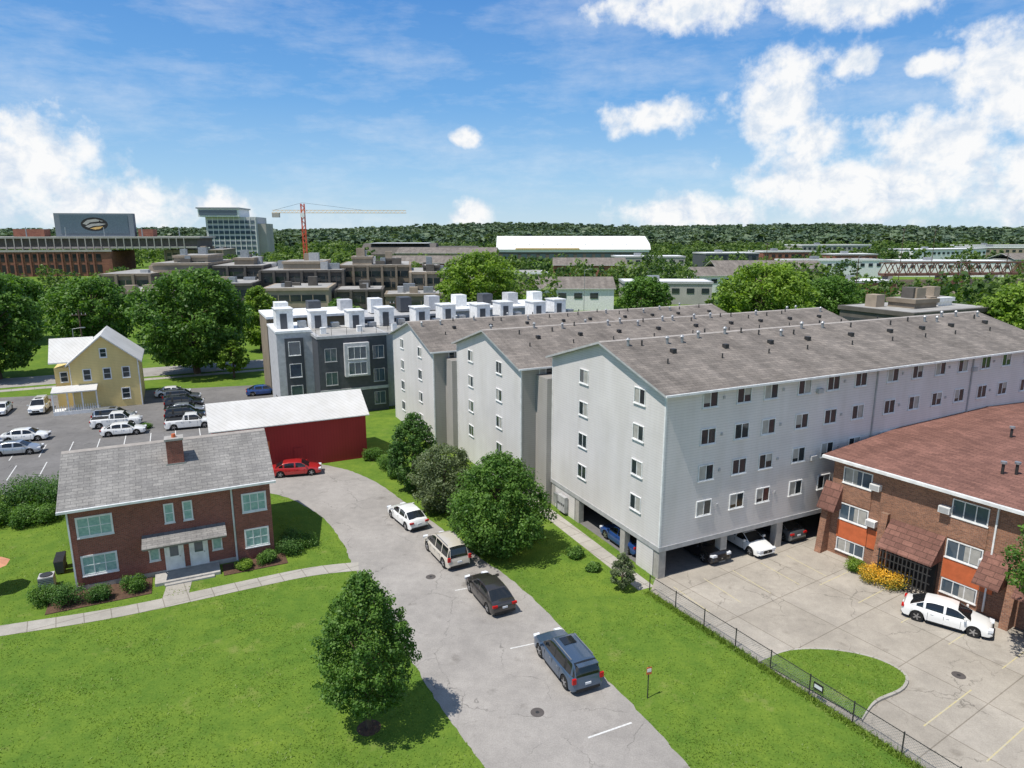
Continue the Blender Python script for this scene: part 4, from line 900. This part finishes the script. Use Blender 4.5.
for p_,c_ in ((.07,(2.5,4.5,6.7)),(.17,(1.1,3.1,6.2)),(.32,(.45,1.95,5.3)),(.5,(.9,2.0,4.4))): e_=ce.new(p_); e_.color=(*c_,1)
skc=mixc(nt,.82,sky.outputs[0],tr_.outputs[0]); nt.links.new(skc,bg.inputs[0])
cb=nt.nodes.new('ShaderNodeCombineXYZ'); nt.links.new(az,cb.inputs[0]); nt.links.new(el,cb.inputs[1]); P2=cb.outputs[0]
wn_=noise(nt,P2,.22,4,.55); wv_=nt.nodes.new('ShaderNodeVectorMath'); wv_.operation='MULTIPLY_ADD'; nt.links.new(wn_.outputs[1],wv_.inputs[0]); wv_.inputs[1].default_value=(2.6,1.8,0); nt.links.new(P2,wv_.inputs[2])
off=nt.nodes.new('ShaderNodeVectorMath'); off.operation='SUBTRACT'; nt.links.new(wv_.outputs[0],off.inputs[0]); off.inputs[1].default_value=(1.3,.9,0)
clouds=[(13,16.0,8,1.7),(25,15.6,9,2.0),(11.2,8.6,4.6,1.4),(20.3,9.8,3.9,3.5),(22,6,3.8,3.0),(35,9.6,4.8,4.6),(26,3.2,9.5,3.2),(30.5,6,5.4,3.0),(14.5,1.5,6.5,1.9),(37,3.5,7,4),
 (-4,7.2,1.6,.9),(-3.2,1.5,1.7,1.4),(-34.5,4.6,5.2,3.9),(-29,1.8,6,2.2),(-22,2.1,2.3,1.2),(25,11.8,2.2,1.2),(30,11.2,2.4,1.0),(-65,8,16,6),(70,12,20,8),(150,18,45,9)]
acc=None
for (a,b,ra,rb) in clouds:
    s1=nt.nodes.new('ShaderNodeVectorMath'); s1.operation='SUBTRACT'; nt.links.new(off.outputs[0],s1.inputs[0]); s1.inputs[1].default_value=(a,b,0)
    s2=nt.nodes.new('ShaderNodeVectorMath'); s2.operation='MULTIPLY'; nt.links.new(s1.outputs[0],s2.inputs[0]); s2.inputs[1].default_value=(1/ra,1/rb,0)
    s3=nt.nodes.new('ShaderNodeVectorMath'); s3.operation='LENGTH'; nt.links.new(s2.outputs[0],s3.inputs[0])
    v_=mth(nt,'SUBTRACT',1.0,s3.outputs['Value']); acc=v_ if acc is None else mth(nt,'MAXIMUM',acc,v_)
n1=noise(nt,P2,.45,8,.6)
dn=mth(nt,'ADD',acc,mth(nt,'MULTIPLY',mth(nt,'SUBTRACT',n1.outputs[0],.5),2.0))
mr=nt.nodes.new('ShaderNodeMapRange'); mr.interpolation_type='SMOOTHSTEP'; mr.inputs[1].default_value=-.15; mr.inputs[2].default_value=.62; nt.links.new(dn,mr.inputs[0])
mp=nt.nodes.new('ShaderNodeMapping'); nt.links.new(P2,mp.inputs[0]); mp.inputs['Rotation'].default_value=(0,0,-.3); mp.inputs['Scale'].default_value=(.06,.22,1)
n3=noise(nt,mp.outputs[0],1.0,8,.65); r3=ramp(nt,(0,0,0),(.42,.42,.42),.46,.75); nt.links.new(n3.outputs[0],r3.inputs[0])
fac=mth(nt,'MAXIMUM',mth(nt,'MULTIPLY',mr.outputs[0],.97),r3.outputs[0])
n4=noise(nt,off.outputs[0],.55,6,.6); r4=ramp(nt,(.68,.77,.89),(1.0,1.0,1.0),.34,.54); nt.links.new(n4.outputs[0],r4.inputs[0])
bc=nt.nodes.new('ShaderNodeBackground'); nt.links.new(r4.outputs[0],bc.inputs[0]); bc.inputs[1].default_value=.98
mx=nt.nodes.new('ShaderNodeMixShader'); nt.links.new(fac,mx.inputs[0]); nt.links.new(bg.outputs[0],mx.inputs[1]); nt.links.new(bc.outputs[0],mx.inputs[2])
ow=nt.nodes.new('ShaderNodeOutputWorld'); nt.links.new(mx.outputs[0],ow.inputs[0])
scene.view_settings.view_transform='Standard'; scene.view_settings.look='None'; scene.view_settings.exposure=0
